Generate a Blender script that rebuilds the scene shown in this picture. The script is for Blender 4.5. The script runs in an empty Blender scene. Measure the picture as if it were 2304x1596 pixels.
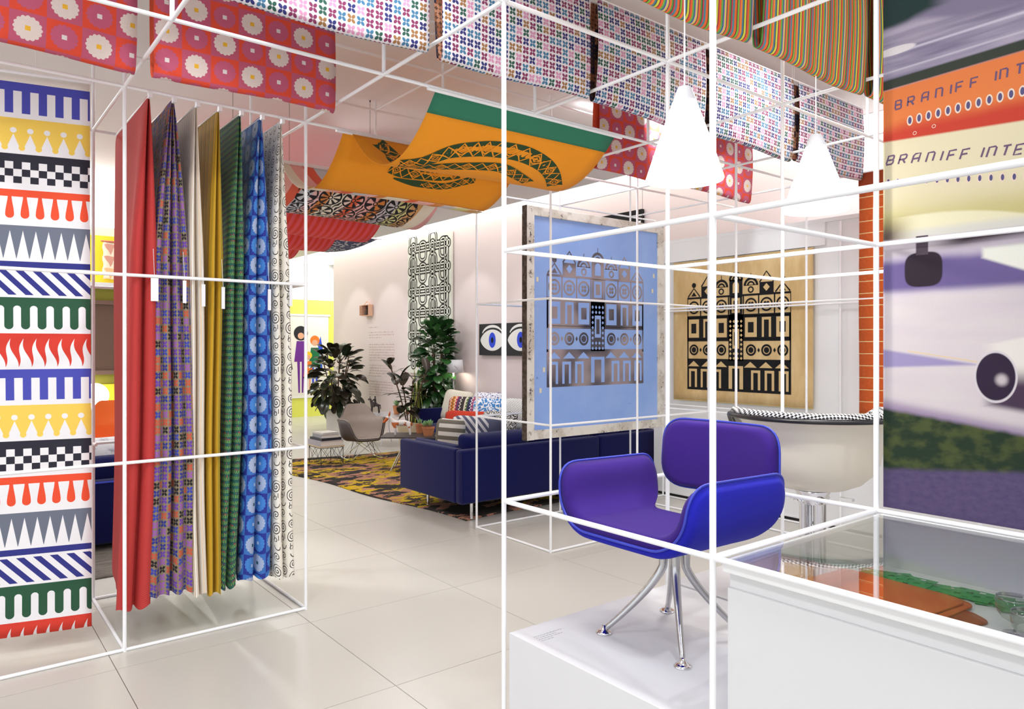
import bpy, math, random
import numpy as np
from mathutils import Vector, Matrix
R = random.Random(7)
C = bpy.context.scene.collection
PI = math.pi
sc = bpy.context.scene

# ---------------------------------------------------------------- camera, world, lights, exposure
cd = bpy.data.cameras.new('camera'); cam = bpy.data.objects.new('camera', cd); C.objects.link(cam)
cd.sensor_fit = 'HORIZONTAL'; cd.sensor_width = 36.0
cd.lens = 1639.965 / 2304 * 36.0
cd.shift_y = -16.14 / 2304
cd.clip_start = 0.05
cam.location = (-1.7756, -1.3094, 1.6143)
cam.rotation_euler = (PI / 2, 0, -0.666559)
sc.camera = cam
sc.view_settings.view_transform = 'Standard'
sc.view_settings.look = 'None'
sc.view_settings.gamma = 1.0
sc.view_settings.use_curve_mapping = False
sc.view_settings.exposure = 0.3
w = bpy.data.worlds.new('world'); sc.world = w; w.use_nodes = True
bgn = w.node_tree.nodes.get('Background') or w.node_tree.nodes.new('ShaderNodeBackground')
wo = w.node_tree.nodes.get('World Output') or w.node_tree.nodes.new('ShaderNodeOutputWorld')
w.node_tree.links.new(bgn.outputs[0], wo.inputs[0])
bgn.inputs[0].default_value = (.965, 1.0, 1.04, 1)
bgn.inputs[1].default_value = 1.15


def area(loc, sx, sy, power, col=(.965, 1, 1.03), rot=(0, 0, 0), spread=PI):
    l = bpy.data.lights.new('area_lamp', 'AREA'); l.shape = 'RECTANGLE'; l.size = sx; l.size_y = sy
    l.energy = power; l.color = col; l.spread = spread
    o = bpy.data.objects.new('area_lamp', l); C.objects.link(o); o.location = loc; o.rotation_euler = rot
    return o


def spot(loc, target, power, angle=50, blend=.6, size=.06, col=(.975, .995, 1.01)):
    l = bpy.data.lights.new('spot_lamp', 'SPOT'); l.energy = power; l.spot_size = math.radians(angle)
    l.spot_blend = blend; l.shadow_soft_size = size; l.color = col
    o = bpy.data.objects.new('spot_lamp', l); C.objects.link(o); o.location = loc
    o.rotation_euler = (Vector(target) - Vector(loc)).to_track_quat('-Z', 'Y').to_euler()
    return o


# the gallery's recessed ceiling lamps
for x, y, p in ((-2.4, -1.2, 60), (-2.4, 1.4, 42), (-.5, -.6, 34), (-.45, 1.0, 26), (1.4, -1.0, 24), (2.5, 1.0, 28),
                (2.55, 3.2, 22), (-.7, 5.2, 30), (2.9, 5.4, 32), (3.0, 7.0, 36), (.9, 9.4, 40), (2.6, 10.4, 44),
                (-1.4, 5.6, 30), (5.6, 14.2, 60), (3.0, 13.4, 50), (-1.0, 8.2, 30)):
    area((x, y, 3.57), .5, .5, p * .48)
# uplights added above the white partition and the hutch to brighten the ceiling
area((4.50, .9, 2.80), .08, 3.6, 9, rot=(0, PI + .45, 0))
area((-.6, 8.9, 3.06), 1.4, .08, 30, rot=(PI + .45, 0, 0))
# spots that graze the pink wall, and the display spots
for y in (6.6, 8.2, 9.6, 11.0, 12.4):
    spot((3.95, y, 3.5), (5.0, y, 1.5), 19, 64, .45, .04)
spot((-.45, 4.35, 3.5), (-.55, 3.3, 0), 105, 64, .5, .05)
spot((-1.0, 1.6, 3.52), (-.6, 3.4, 1.2), 26, 60, .7)
spot((-2.6, 2.0, 3.52), (-1.6, 3.4, 1.6), 50, 60, .7)
spot((2.6, 2.4, 3.52), (3.1, 3.5, 1.8), 60, 60, .7)
spot((3.3, 2.1, 3.4), (4.45, 3.0, 1.8), 22, 80, .9)
spot((1.1, 5.4, 3.4), (1.3, 3.0, 2.7), 30, 80, .8)
spot((-.2, -1.0, 3.45), (.6, .5, .9), 55, 50, .7)


# ---------------------------------------------------------------- node mini language
T = None


def s2l(c):
    def f(x):
        x /= 255.0
        return x / 12.92 if x <= .04045 else ((x + .055) / 1.055) ** 2.4
    return (f(c[0]), f(c[1]), f(c[2]), 1.0)


class V:
    def __init__(self, s): self.s = s
    def __add__(a, b): return M('ADD', a, b)
    def __radd__(a, b): return M('ADD', b, a)
    def __sub__(a, b): return M('SUBTRACT', a, b)
    def __rsub__(a, b): return M('SUBTRACT', b, a)
    def __mul__(a, b): return M('MULTIPLY', a, b)
    def __rmul__(a, b): return M('MULTIPLY', b, a)
    def __truediv__(a, b): return M('DIVIDE', a, b)
    def __neg__(a): return M('MULTIPLY', a, -1.0)
    def __lt__(a, b): return M('LESS_THAN', a, b)
    def __gt__(a, b): return M('GREATER_THAN', a, b)


def M(op, *a, clamp=False):
    n = T.nodes.new('ShaderNodeMath'); n.operation = op; n.use_clamp = clamp
    for i, x in enumerate(a):
        if isinstance(x, V): T.links.new(x.s, n.inputs[i])
        else: n.inputs[i].default_value = float(x)
    return V(n.outputs[0])


def fract(a): return M('FRACT', a)
def floor(a): return M('FLOOR', a)
def ab(a): return M('ABSOLUTE', a)
def mn(a, b): return M('MINIMUM', a, b)
def mx(a, b): return M('MAXIMUM', a, b)
def sin(a): return M('SINE', a)
def cos(a): return M('COSINE', a)
def sqrt(a): return M('SQRT', a)
def pw(a, b): return M('POWER', a, b)
def atan2(a, b): return M('ARCTAN2', a, b)
def mod(a, b): return M('FLOORED_MODULO', a, b)
def clamp(a): return M('ADD', a, 0.0, clamp=True)
def sm(lo, hi, x):
    t = M('DIVIDE', x - lo, (hi - lo), clamp=True)
    return t * t * (3.0 - 2.0 * t)
def length(a, b): return sqrt(a * a + b * b)
def band(x, lo, hi): return mn(x > lo, x < hi)


def vec(x, y, z=0.0):
    n = T.nodes.new('ShaderNodeCombineXYZ')
    for i, q in enumerate((x, y, z)):
        if isinstance(q, V): T.links.new(q.s, n.inputs[i])
        else: n.inputs[i].default_value = q
    return n.outputs[0]


def noise(v, scale=1.0, detail=2.0, rough=.5):
    n = T.nodes.new('ShaderNodeTexNoise'); T.links.new(v, n.inputs['Vector'])
    n.inputs['Scale'].default_value = scale; n.inputs['Detail'].default_value = detail
    n.inputs['Roughness'].default_value = rough
    return V(n.outputs[0])


def rnd(x, y, z=0.0):
    n = T.nodes.new('ShaderNodeTexWhiteNoise'); n.noise_dimensions = '3D'
    T.links.new(vec(x, y, z), n.inputs['Vector'])
    return V(n.outputs['Value'])


def voro(v, scale, out='Distance', feature='F1'):
    n = T.nodes.new('ShaderNodeTexVoronoi'); n.feature = feature
    T.links.new(v, n.inputs['Vector']); n.inputs['Scale'].default_value = scale
    return V(n.outputs[out])


def mixc(f, a, b):
    n = T.nodes.new('ShaderNodeMix'); n.data_type = 'RGBA'
    for i, x in ((0, f), (6, a), (7, b)):
        if isinstance(x, V): T.links.new(x.s, n.inputs[i])
        elif isinstance(x, tuple): n.inputs[i].default_value = s2l(x)
        else: n.inputs[i].default_value = x
    return V(n.outputs[2])


def mulc(c, f):
    """colour times a grey value"""
    n = T.nodes.new('ShaderNodeMix'); n.data_type = 'RGBA'; n.blend_type = 'MULTIPLY'
    n.inputs[0].default_value = 1.0
    if isinstance(c, tuple): n.inputs[6].default_value = s2l(c)
    else: T.links.new(c.s, n.inputs[6])
    k = T.nodes.new('ShaderNodeCombineColor')
    for i in range(3): T.links.new(f.s, k.inputs[i])
    T.links.new(k.outputs[0], n.inputs[7])
    return V(n.outputs[2])


def ramp(x, cols, const=True):
    n = T.nodes.new('ShaderNodeValToRGB'); r = n.color_ramp
    r.interpolation = 'CONSTANT' if const else 'LINEAR'
    k = len(cols)
    while len(r.elements) < k: r.elements.new(.5)
    tot = sum(c[3] if len(c) > 3 else 1 for c in cols) if const else k - 1
    p = 0.0
    pos = []
    for c in cols:
        pos.append(p / tot); p += c[3] if len(c) > 3 else 1
    for e, q in zip(r.elements, pos): e.position = min(q, 1.0)
    for e, c in zip(r.elements, cols): e.color = s2l(c)
    T.links.new(x.s, n.inputs[0])
    return V(n.outputs[0])


def uv():
    n = T.nodes.new('ShaderNodeTexCoord'); q = T.nodes.new('ShaderNodeSeparateXYZ')
    T.links.new(n.outputs['UV'], q.inputs[0])
    return V(q.outputs[0]), V(q.outputs[1]), n.outputs['UV']


def objc():
    n = T.nodes.new('ShaderNodeTexCoord'); q = T.nodes.new('ShaderNodeSeparateXYZ')
    T.links.new(n.outputs['Object'], q.inputs[0])
    return V(q.outputs[0]), V(q.outputs[1]), V(q.outputs[2]), n.outputs['Object']


def mat(name, col, rough=.6, metal=0.0, spec=.5, emit=None, es=0.0, bump=None, bs=.1, coat=0.0, sheen=0.0):
    """col: an sRGB tuple, or a function that builds nodes and returns the colour"""
    global T
    m = bpy.data.materials.new(name); m.use_nodes = True; T = m.node_tree
    b = T.nodes.get('Principled BSDF')
    b.inputs['Roughness'].default_value = rough; b.inputs['Metallic'].default_value = metal
    b.inputs['Specular IOR Level'].default_value = spec
    b.inputs['Coat Weight'].default_value = coat
    b.inputs['Sheen Weight'].default_value = sheen
    if callable(col): T.links.new(col().s, b.inputs['Base Color'])
    else: b.inputs['Base Color'].default_value = s2l(col)
    if emit:
        b.inputs['Emission Color'].default_value = s2l(emit); b.inputs['Emission Strength'].default_value = es
    if bump:
        n = T.nodes.new('ShaderNodeBump'); n.inputs['Strength'].default_value = bs
        n.inputs['Distance'].default_value = .004
        T.links.new(bump().s, n.inputs['Height']); T.links.new(n.outputs[0], b.inputs['Normal'])
    return m


def speckle(c, amt=.08, scale=40.0):
    """a slightly uneven flat colour"""
    def f():
        x, y, z, p = objc()
        n = noise(p, scale, 3.0)
        return mulc(c, (1.0 - amt) + n * (2 * amt))
    return f


def weave(c, c2, n=260.0):
    """two-tone basket weave seen close up, in the cloth's own UV"""
    def f():
        u, v, p = uv()
        k = mod(floor(u * n) + floor(v * n), 2.0)
        return mixc(k, c, c2)
    return f


# ---------------------------------------------------------------- mesh helpers
class MB:
    def __init__(s): s.v = []; s.f = []; s.uv = []; s.mi = []
    def add(s, vs, fs, mi=0, uvs=None):
        o = len(s.v); s.v += [tuple(p) for p in vs]
        s.uv += list(uvs) if uvs is not None else [(0.0, 0.0)] * len(vs)
        for f in fs: s.f.append(tuple(i + o for i in f)); s.mi.append(mi)
        return s
    def box(s, x0, y0, z0, x1, y1, z1, mi=0):
        v = [(x, y, z) for z in (z0, z1) for y in (y0, y1) for x in (x0, x1)]
        u = [(p[0] - p[1], p[2]) for p in v]
        return s.add(v, [(0, 2, 3, 1), (4, 5, 7, 6), (0, 1, 5, 4), (2, 6, 7, 3), (0, 4, 6, 2), (1, 3, 7, 5)], mi, u)
    def tube(s, pts, r, n=10, mi=0, cap=True, closed=False):
        P = [Vector(p) for p in pts]; k = len(P)
        rr = r if isinstance(r, (list, tuple)) else [r] * k
        vs = []; up = None
        for i in range(k):
            if closed: d = P[(i + 1) % k] - P[i - 1]
            else: d = P[min(i + 1, k - 1)] - P[max(i - 1, 0)]
            d.normalize()
            if up is None:
                up = Vector((0, 0, 1)) if abs(d.z) < .9 else Vector((1, 0, 0))
            a = d.cross(up)
            if a.length < 1e-6: a = d.cross(Vector((0, 1, 0)))
            a.normalize(); b = a.cross(d); b.normalize(); up = b
            for j in range(n):
                t = 2 * PI * j / n
                vs.append(P[i] + (a * math.cos(t) + b * math.sin(t)) * rr[i])
        fs = []
        for i in range(k if closed else k - 1):
            i2 = (i + 1) % k
            for j in range(n):
                j2 = (j + 1) % n
                fs.append((i * n + j, i * n + j2, i2 * n + j2, i2 * n + j))
        if cap and not closed:
            fs.append(tuple(range(n - 1, -1, -1))); fs.append(tuple((k - 1) * n + j for j in range(n)))
        return s.add(vs, fs, mi)
    def lathe(s, prof, n=24, mi=0, c=(0, 0, 0), sx=1.0, sy=1.0):
        vs = []; us = []
        for i, (r, z) in enumerate(prof):
            for j in range(n):
                t = 2 * PI * j / n
                vs.append((c[0] + r * math.cos(t) * sx, c[1] + r * math.sin(t) * sy, c[2] + z))
                us.append((t * .16, z))
        fs = []
        for i in range(len(prof) - 1):
            for j in range(n):
                j2 = (j + 1) % n
                fs.append((i * n + j, i * n + j2, (i + 1) * n + j2, (i + 1) * n + j))
        if prof[0][0] > 1e-6: fs.append(tuple(range(n - 1, -1, -1)))
        if prof[-1][0] > 1e-6: fs.append(tuple((len(prof) - 1) * n + j for j in range(n)))
        return s.add(vs, fs, mi, us)
    def grid(s, fn, nu, nv, mi=0, uvf=None):
        vs = []; us = []
        for j in range(nv + 1):
            for i in range(nu + 1):
                a, b = i / nu, j / nv
                vs.append(fn(a, b)); us.append(uvf(a, b) if uvf else (a, b))
        fs = [(j * (nu + 1) + i, j * (nu + 1) + i + 1, (j + 1) * (nu + 1) + i + 1, (j + 1) * (nu + 1) + i)
              for j in range(nv) for i in range(nu)]
        return s.add(vs, fs, mi, us)
    def poly(s, pts, fn, mi=0):
        """a flat outline placed by fn(a, b) -> xyz"""
        return s.add([fn(a, b) for a, b in pts], [tuple(range(len(pts)))], mi)
    def ribbon(s, pts, wd, fn, mi=0, closed=False):
        """a line of width wd drawn on a surface fn(a, b)"""
        k = len(pts); vs = []
        ws = wd if isinstance(wd, list) else [wd] * k
        for i in range(k):
            if closed: a, b = pts[i - 1], pts[(i + 1) % k]
            else: a, b = pts[max(i - 1, 0)], pts[min(i + 1, k - 1)]
            dx, dy = b[0] - a[0], b[1] - a[1]; l = math.hypot(dx, dy) or 1
            nx, ny = -dy / l * ws[i] / 2, dx / l * ws[i] / 2
            vs += [fn(pts[i][0] + nx, pts[i][1] + ny), fn(pts[i][0] - nx, pts[i][1] - ny)]
        fs = [(2 * i, 2 * i + 1, 2 * ((i + 1) % k) + 1, 2 * ((i + 1) % k)) for i in range(k if closed else k - 1)]
        return s.add(vs, fs, mi)
    def ring(s, c, r, wd, fn, mi=0, n=20, sy=1.0):
        return s.ribbon([(c[0] + r * math.cos(2 * PI * i / n), c[1] + r * sy * math.sin(2 * PI * i / n)) for i in range(n)],
                        wd, fn, mi, True)
    def disc(s, c, r, fn, mi=0, n=20, sy=1.0):
        return s.poly([(c[0] + r * math.cos(2 * PI * i / n), c[1] + r * sy * math.sin(2 * PI * i / n)) for i in range(n)], fn, mi)
    def mesh(s, name):
        me = bpy.data.meshes.new(name); me.from_pydata(s.v, [], s.f)
        me.uv_layers.new(name='UVMap')
        li = np.empty(len(me.loops), dtype=np.int32); me.loops.foreach_get('vertex_index', li)
        u = np.array(s.uv, dtype=np.float32)[li]
        me.uv_layers[0].data.foreach_set('uv', u.ravel())
        me.polygons.foreach_set('material_index', np.array(s.mi, dtype=np.int32))
        me.update(); return me


def obj(name, mb, mats, parent=None, smooth=True, bevel=0.0, solid=0.0, sub=0, moff=0, ang=40):
    me = mb.mesh(name) if isinstance(mb, MB) else mb
    if not me.materials:
        for m in (mats if isinstance(mats, (list, tuple)) else [mats]): me.materials.append(m)
    o = bpy.data.objects.new(name, me); C.objects.link(o)
    if parent is not None: o.parent = parent
    if smooth and len(me.polygons):
        me.shade_smooth()
        if ang < 180: me.set_sharp_from_angle(angle=math.radians(ang))
    if solid:
        q = o.modifiers.new('thick', 'SOLIDIFY'); q.thickness = solid; q.offset = 0
        if moff: q.material_offset = moff
    if sub:
        q = o.modifiers.new('sub', 'SUBSURF'); q.levels = sub; q.render_levels = sub
    if bevel:
        q = o.modifiers.new('bev', 'BEVEL'); q.width = bevel; q.segments = 2; q.limit_method = 'ANGLE'
    return o


def tag(o, label=None, cat=None, group=None, kind=None):
    if label: o['label'] = label
    if cat: o['category'] = cat
    if group: o['group'] = group
    if kind: o['kind'] = kind
    return o


def thing(name, label, cat, loc=(0, 0, 0), rz=0.0, group=None):
    o = bpy.data.objects.new(name, None); C.objects.link(o)
    o.location = loc; o.rotation_euler = (0, 0, rz); o.empty_display_size = .1
    return tag(o, label, cat, group)


def copy_tree(o, parent=None):
    c = o.copy(); C.objects.link(c)
    if parent is not None: c.parent = parent
    for ch in list(o.children): copy_tree(ch, c)
    return c


def inst(name, me, parent, M4):
    o = bpy.data.objects.new(name, me); C.objects.link(o); o.parent = parent; o.matrix_local = M4
    return o


def lerp(a, b, t): return a + (b - a) * t


def arc(cx, cy, r, a0, a1, n=10, sy=1.0):
    return [(cx + r * math.cos(math.radians(lerp(a0, a1, i / n))), cy + sy * r * math.sin(math.radians(lerp(a0, a1, i / n)))) for i in range(n + 1)]


def roundpoly(pts, rs, n=6):
    """closed polygon with rounded corners"""
    out = []; k = len(pts)
    for i in range(k):
        p = Vector(pts[i]); a = Vector(pts[i - 1]); b = Vector(pts[(i + 1) % k])
        r = rs[i] if isinstance(rs, (list, tuple)) else rs
        u = (a - p); v = (b - p); lu, lv = u.length, v.length
        d = min(r, lu * .49, lv * .49)
        s = p + u / lu * d; e = p + v / lv * d
        for j in range(n + 1):
            t = j / n
            q = s * (1 - t) ** 2 + p * 2 * t * (1 - t) + e * t * t
            out.append((q.x, q.y))
    return out


def pad(outline, P, th, rings=8, t0=.55, under=0.0, mi=0, mb=None, c=(0, 0), uvs=1.0):
    """a cushion: outline in a flat plane, P(a, b, h) places it, th its swell, edges rounded over"""
    mb = mb or MB(); k = len(outline)
    vs = []; us = []
    levels = []
    for i in range(rings + 1):
        t = i / rings  # 0 rim .. 1 centre
        e = 1 - t
        q = min(1.0, t / (1 - t0)) if t0 < 1 else 1
        levels.append((e, th * math.sqrt(max(0.0, 1 - (1 - q) ** 2))))
    def ringat(e, h):
        for a, b in outline:
            x, y = c[0] + (a - c[0]) * e, c[1] + (b - c[1]) * e
            vs.append(P(x, y, h)); us.append((x * uvs, y * uvs))
    for e, h in levels[:-1]: ringat(e, h)
    nr = len(levels) - 1
    vs.append(P(c[0], c[1], th)); us.append((c[0] * uvs, c[1] * uvs)); top = len(vs) - 1
    fs = []
    for i in range(nr - 1):
        for j in range(k):
            j2 = (j + 1) % k
            fs.append((i * k + j, i * k + j2, (i + 1) * k + j2, (i + 1) * k + j))
    for j in range(k): fs.append(((nr - 1) * k + j, (nr - 1) * k + (j + 1) % k, top))
    # underside
    base = len(vs)
    for e, h in levels[1:-1]: ringat(e, -under * h / th if th else 0)
    vs.append(P(c[0], c[1], -under)); us.append((c[0], c[1])); bot = len(vs) - 1
    idx = lambda i, j: j if i == 0 else base + (i - 1) * k + j
    for i in range(nr - 1):
        for j in range(k):
            j2 = (j + 1) % k
            fs.append((idx(i, j), idx(i + 1, j), idx(i + 1, j2), idx(i, j2)))
    for j in range(k): fs.append((idx(nr - 1, j), bot, idx(nr - 1, (j + 1) % k)))
    mb.add(vs, fs, mi, us)
    return mb

# ---------------------------------------------------------------- plain materials
WHITE = mat('white_paint', (240, 240, 240), .45)
RAIL = mat('white_powder_coat', (250, 250, 252), .35)
def _wallpink():
    x, y, z, p = objc()
    return mulc((229, 213, 211), .97 + noise(p, 1.2, 2) * .06)
PINK = mat('pink_paint', _wallpink, .75, spec=.2)
CEIL = mat('ceiling_paint', (238, 233, 231), .85, spec=.1)
WALLW = mat('wall_white_paint', (240, 240, 240), .6, spec=.2)
YEL = mat('yellow_paint', (230, 232, 104), .7, spec=.2)
CREAM = mat('cream_paint', (232, 222, 200), .8)
LIGHTP = mat('luminous_panel', (255, 255, 250), .5, emit=(255, 253, 246), es=1.6)
GROUT = mat('grout', (120, 108, 96), .9)
CHROME = mat('chrome', (225, 225, 228), .08, metal=1.0)
ALU = mat('polished_aluminium', (196, 196, 198), .26, metal=1.0)
BLACK = mat('black_ink', (26, 25, 27), .7, spec=.2)
DARK = mat('dark_plastic', (38, 35, 36), .4)
WIRE = mat('black_wire', (30, 29, 30), .4)
TERRA = mat('terracotta', speckle((196, 128, 86), .15, 30), .85)
SOIL = mat('soil', (60, 45, 35), .95)
def _tile():
    n0 = T.nodes.new('ShaderNodeObjectInfo'); g = T.nodes.new('ShaderNodeNewGeometry')
    n = noise(g.outputs['Position'], .9, 3.0)
    return mulc((205, 201, 192), .955 + n * .07 + V(n0.outputs['Random']) * .025)
TILE = mat('beige_porcelain', _tile, .3, spec=.4)

# ---------------------------------------------------------------- floor, ceiling, walls
fl = obj('floor', MB().box(-6, -5, -.06, 10, 17, -.0045), GROUT); tag(fl, 'floor of large glossy beige tiles', kind='structure')
P1, P2 = 1.014, 1.02
tm = MB().box(.0018, .0018, -.0045, P1 - .0018, P2 - .0018, 0).mesh('tile'); tm.materials.append(TILE)
for i in range(-4, 7):
    for j in range(-3, 13):
        inst('tile', tm, fl, Matrix.Translation((-.062 + P1 * i, 1.765 + P2 * j, 0)))
b = MB().box(-6, -5, 3.6, 4.43, 17, 3.7); b.box(5.65, -5, 3.6, 10, 17, 3.7); tag(obj('ceiling', b, CEIL), 'pale greige gallery ceiling', kind='structure')
t = thing('ceiling_light', 'long luminous white ceiling strip running above the pink wall', 'light', (4.885, 6, 3.6))
obj('diffuser', MB().box(-.45, -10, .0, .76, 9.2, .05), LIGHTP, t)
obj('trim_frame', MB().box(-.465, -10, -.006, -.45, 9.2, .06), WHITE, t)
tag(obj('wall_back', MB().box(5.0, -4, 0, 5.14, 13.6, 3.59), PINK), 'long pale pink wall behind the lounge', kind='structure')
tag(obj('baseboard_back', MB().box(4.985, -4, 0, 5.0, 13.6, .07), PINK), kind='structure')
wr = obj('wall_right', MB().box(4.48, -3, .03, 4.60, 4.09, 2.74), WALLW, bevel=.002); tag(wr, 'white free-standing partition behind the black castle cloth', kind='structure')
tag(obj('trim_1', MB().box(4.452, -3, 2.735, 4.62, 4.10, 2.77), WALLW), kind='structure')
tag(obj('trim_2', MB().box(4.445, 2.08, 2.53, 4.479, 3.96, 2.733), WALLW), kind='structure')
tag(obj('shadow_gap_right', MB().box(4.50, -3, 0, 4.59, 4.07, .03), DARK), kind='structure')  # dark strip: shade of the gap under the partition, put in as colour
tag(obj('trim_3', MB().box(4.468, -3, .032, 4.48, 4.09, .045), WALLW), kind='structure')
tag(obj('wall_far', MB().box(.5, 15.3, 0, 9.5, 15.4, 3.6), WALLW), 'white far wall', kind='structure')
tag(obj('wall_far_lower', MB().box(.5, 15.0, 0, 9.5, 15.1, 2.72), YEL), 'yellow far partition', kind='structure')
tag(obj('wall_left', MB().box(-6, 9.0, 0, .45, 9.1, 3.6), CREAM), 'cream wall behind the left banner', kind='structure')

for x, y, r, lab in ((.62, 2.55, .09, 'small round downlight set in the ceiling between the frame rails'),
                     (2.62, 2.0, .17, 'large round white ceiling fitting behind the striped panels')):
    t = thing('downlight', lab, 'light', (x, y, 3.6))
    obj('ring', MB().lathe([(r * .82, -.004), (r * .84, -.012), (r, -.012), (r, .0), (r * .82, .002)], 32), WHITE, t)
    obj('lens', MB().lathe([(0, -.003), (r * .82, -.003), (r * .82, .001), (0, .001)], 32), mat('downlight_lens', (228, 226, 222), .5), t)

# ---------------------------------------------------------------- the white tube frame
fr = thing('display_frame', 'white tubular steel grid frame reaching from the floor to the ceiling', 'frame', (0, 3, 0))
RR = .0092


def tube_part(name, a, b, r=RR):
    m = MB().tube([(a[0], a[1] - 3, a[2]), (b[0], b[1] - 3, b[2])], r, 12)
    return obj(name, m, RAIL, fr)


def pole(x, y, z0=0.0, z1=3.6): tube_part('pole', (x, y, z0), (x, y, z1), RR * 1.08)
def railx(y, z, x0, x1): tube_part('rail', (x0, y, z), (x1, y, z))
def raily(x, z, y0, y1): tube_part('rail', (x, y0, z), (x, y1, z))


for x, y in ((0, 0), (0, 1), (1, 0), (1, 1), (-1, 3), (0, 3), (-1, 4), (0, 4), (-2, 3), (-2, 4), (2, 3), (2, 4), (3, 3), (3, 4), (4, 3), (4, 4)): pole(x, y)
pole(2, 1, .485); pole(2, 0, .485); pole(3, 2, 1.0); pole(4, 2, 0)
pole(4.41, 3.9, 0, 2.72); pole(4.43, 1.93, 0, 2.72)
# short hangers from the top grid to the ceiling
for x in (-2, -1, 0, 1, 2, 3, 4):
    for y in (1, 2):
        if (x, y) not in ((0, 1), (1, 1), (2, 1), (3, 2), (4, 2)): pole(x, y, 3.0)
pole(1, 3, 3.0); pole(1, 4, 3.0); pole(3, 1, 3.0); pole(3, 0, 3.0); pole(4, 1, 3.0)
# top grid
for y in (0, 1, 2): railx(y, 3, -3, 4.4)
railx(3, 3, -3, 4.4); railx(4, 3, -2, 4.4)
for x in (-2, -1): raily(x, 3, -1.5, 4)
for x in (0, 1, 2): raily(x, 3, -1.5, 4)
for x in (3, 4): raily(x, 3, -1.5, 4)
for y in (3, 4): railx(y, 3.53, -1.0, 3.0)
for x in (0, 1, 2): raily(x, 3.53, 2.0, 4)
for y in (5, 6, 7, 8): railx(y, 3.0, -.2, 1.9)
# left bay with the cloths
for z in (0.0092, 1, 2):
    railx(3, z, -3, 0)
    railx(4, z, -3, 0)
    raily(0, z, 3, 4)
raily(-1, .0092, 3, 4); raily(-1, 1.0, 3.9, 4)
# front bay round the violet chair
for z in (1, 2):
    railx(1, z, 0, 2); railx(0, z, 0, 1)
    raily(0, z, -2.2, 1); raily(1, z, -2.2, 1)
raily(2, 2, -1.0, 1)
# bay with the blue screen
for z in (.0092, 1, 2):
    railx(3, z, 2, 4); railx(4, z, 2, 4)
    raily(2, z, 3, 4)
    raily(4, z, 1.0, 4)
for z in (.0092, 1, 2): raily(4.41, z, .6, 3.9)
railx(3.9, .0092, 4.0, 4.41)
# hanger arms of the seven cloths
ARMX = [-.878 + .1217 * i for i in range(7)]
for x in ARMX:
    m = MB().tube([(x, 3 - 3, 2.976), (x, 3.95 - 3, 2.976)], .006, 8)
    m.box(x - .009, -.02, 2.962, x + .009, .012, 2.992)
    obj('hanger_arm', m, RAIL, fr)
# ceiling hooks with wires
for x, y in ((.42, 4.35), (.95, 4.0), (-.02, 4.35), (-.1, 7.9), (.12, 7.9), (1.9, 5.0), (1.9, 6.0), (1.9, 7.0)):
    m = MB().tube([(x, y - 3, 3.6), (x, y - 3, 3.585)], .005, 8); m.tube([(x, y - 3, 3.58), (x, y - 3, 3.0 if y < 7.5 else 2.6)], .0016, 5)
    obj('hanging_wire', m, WIRE, fr)

SA = [(0.353, 2.46), (0.465, 2.394), (0.575, 2.277), (0.729, 2.224), (0.876, 2.201), (1.084, 2.201), (1.287, 2.247), (1.424, 2.324), (1.547, 2.44)]
SB = [(0.368, 2.50), (0.536, 2.45), (0.684, 2.394), (0.852, 2.35), (1.013, 2.335), (1.185, 2.393), (1.326, 2.46)]
SC = [(0.728, 3.218), (0.861, 3.233), (1.011, 3.235), (1.156, 3.222), (1.275, 3.165), (1.367, 3.124)]
SD = [(0.667, 3.139), (0.785, 3.162), (0.96, 3.152), (1.1, 3.137), (1.228, 3.097)]

# ---------------------------------------------------------------- printed and woven cloth
FL = (32, 37, 107)


def quatre(cell, bg, cols, sz=1.0):
    def f():
        u, v, p = uv()
        a = fract(u / cell) - .5; b = fract(v / cell) - .5
        d1 = (a + b) * .7071; d2 = (a - b) * .7071
        def pet(q, r):
            x = (ab(q) - .30 * sz) / (.235 * sz); y = r / (.165 * sz)
            return (x * x + y * y) < 1.0
        m = mx(pet(d1, d2), pet(d2, d1))
        c = ramp(rnd(floor(u / cell), floor(v / cell), 3.0), cols)
        n = noise(p, 900.0, 1.0)
        return mulc(mixc(m, bg, c), .93 + n * .14)
    return f


def daisies(cw, ch, ca, cb, fa, fb, ka, kb, r0=.40):
    """checks with a scalloped flower and a square eye in each"""
    def f():
        u, v, p = uv()
        i, j = floor(u / cw), floor(v / ch)
        a = fract(u / cw) - .5; b = fract(v / ch) - .5
        k = mod(i + j, 2.0)
        th = atan2(b, a); r = length(a, b)
        e = r0 - .04 + ab(cos(th * 8.0)) * .045
        fl_ = r < e
        sq = mx(ab(a), ab(b)) < .075
        base = mixc(k, ca, cb); flo = mixc(k, fa, fb); eye = mixc(k, ka, kb)
        c = mixc(sq, mixc(fl_, base, flo), eye)
        w_ = noise(vec(u * 40.0, v * 420.0), 1.0, 2.0)
        return mulc(c, .88 + w_ * .24)
    return f


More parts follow.
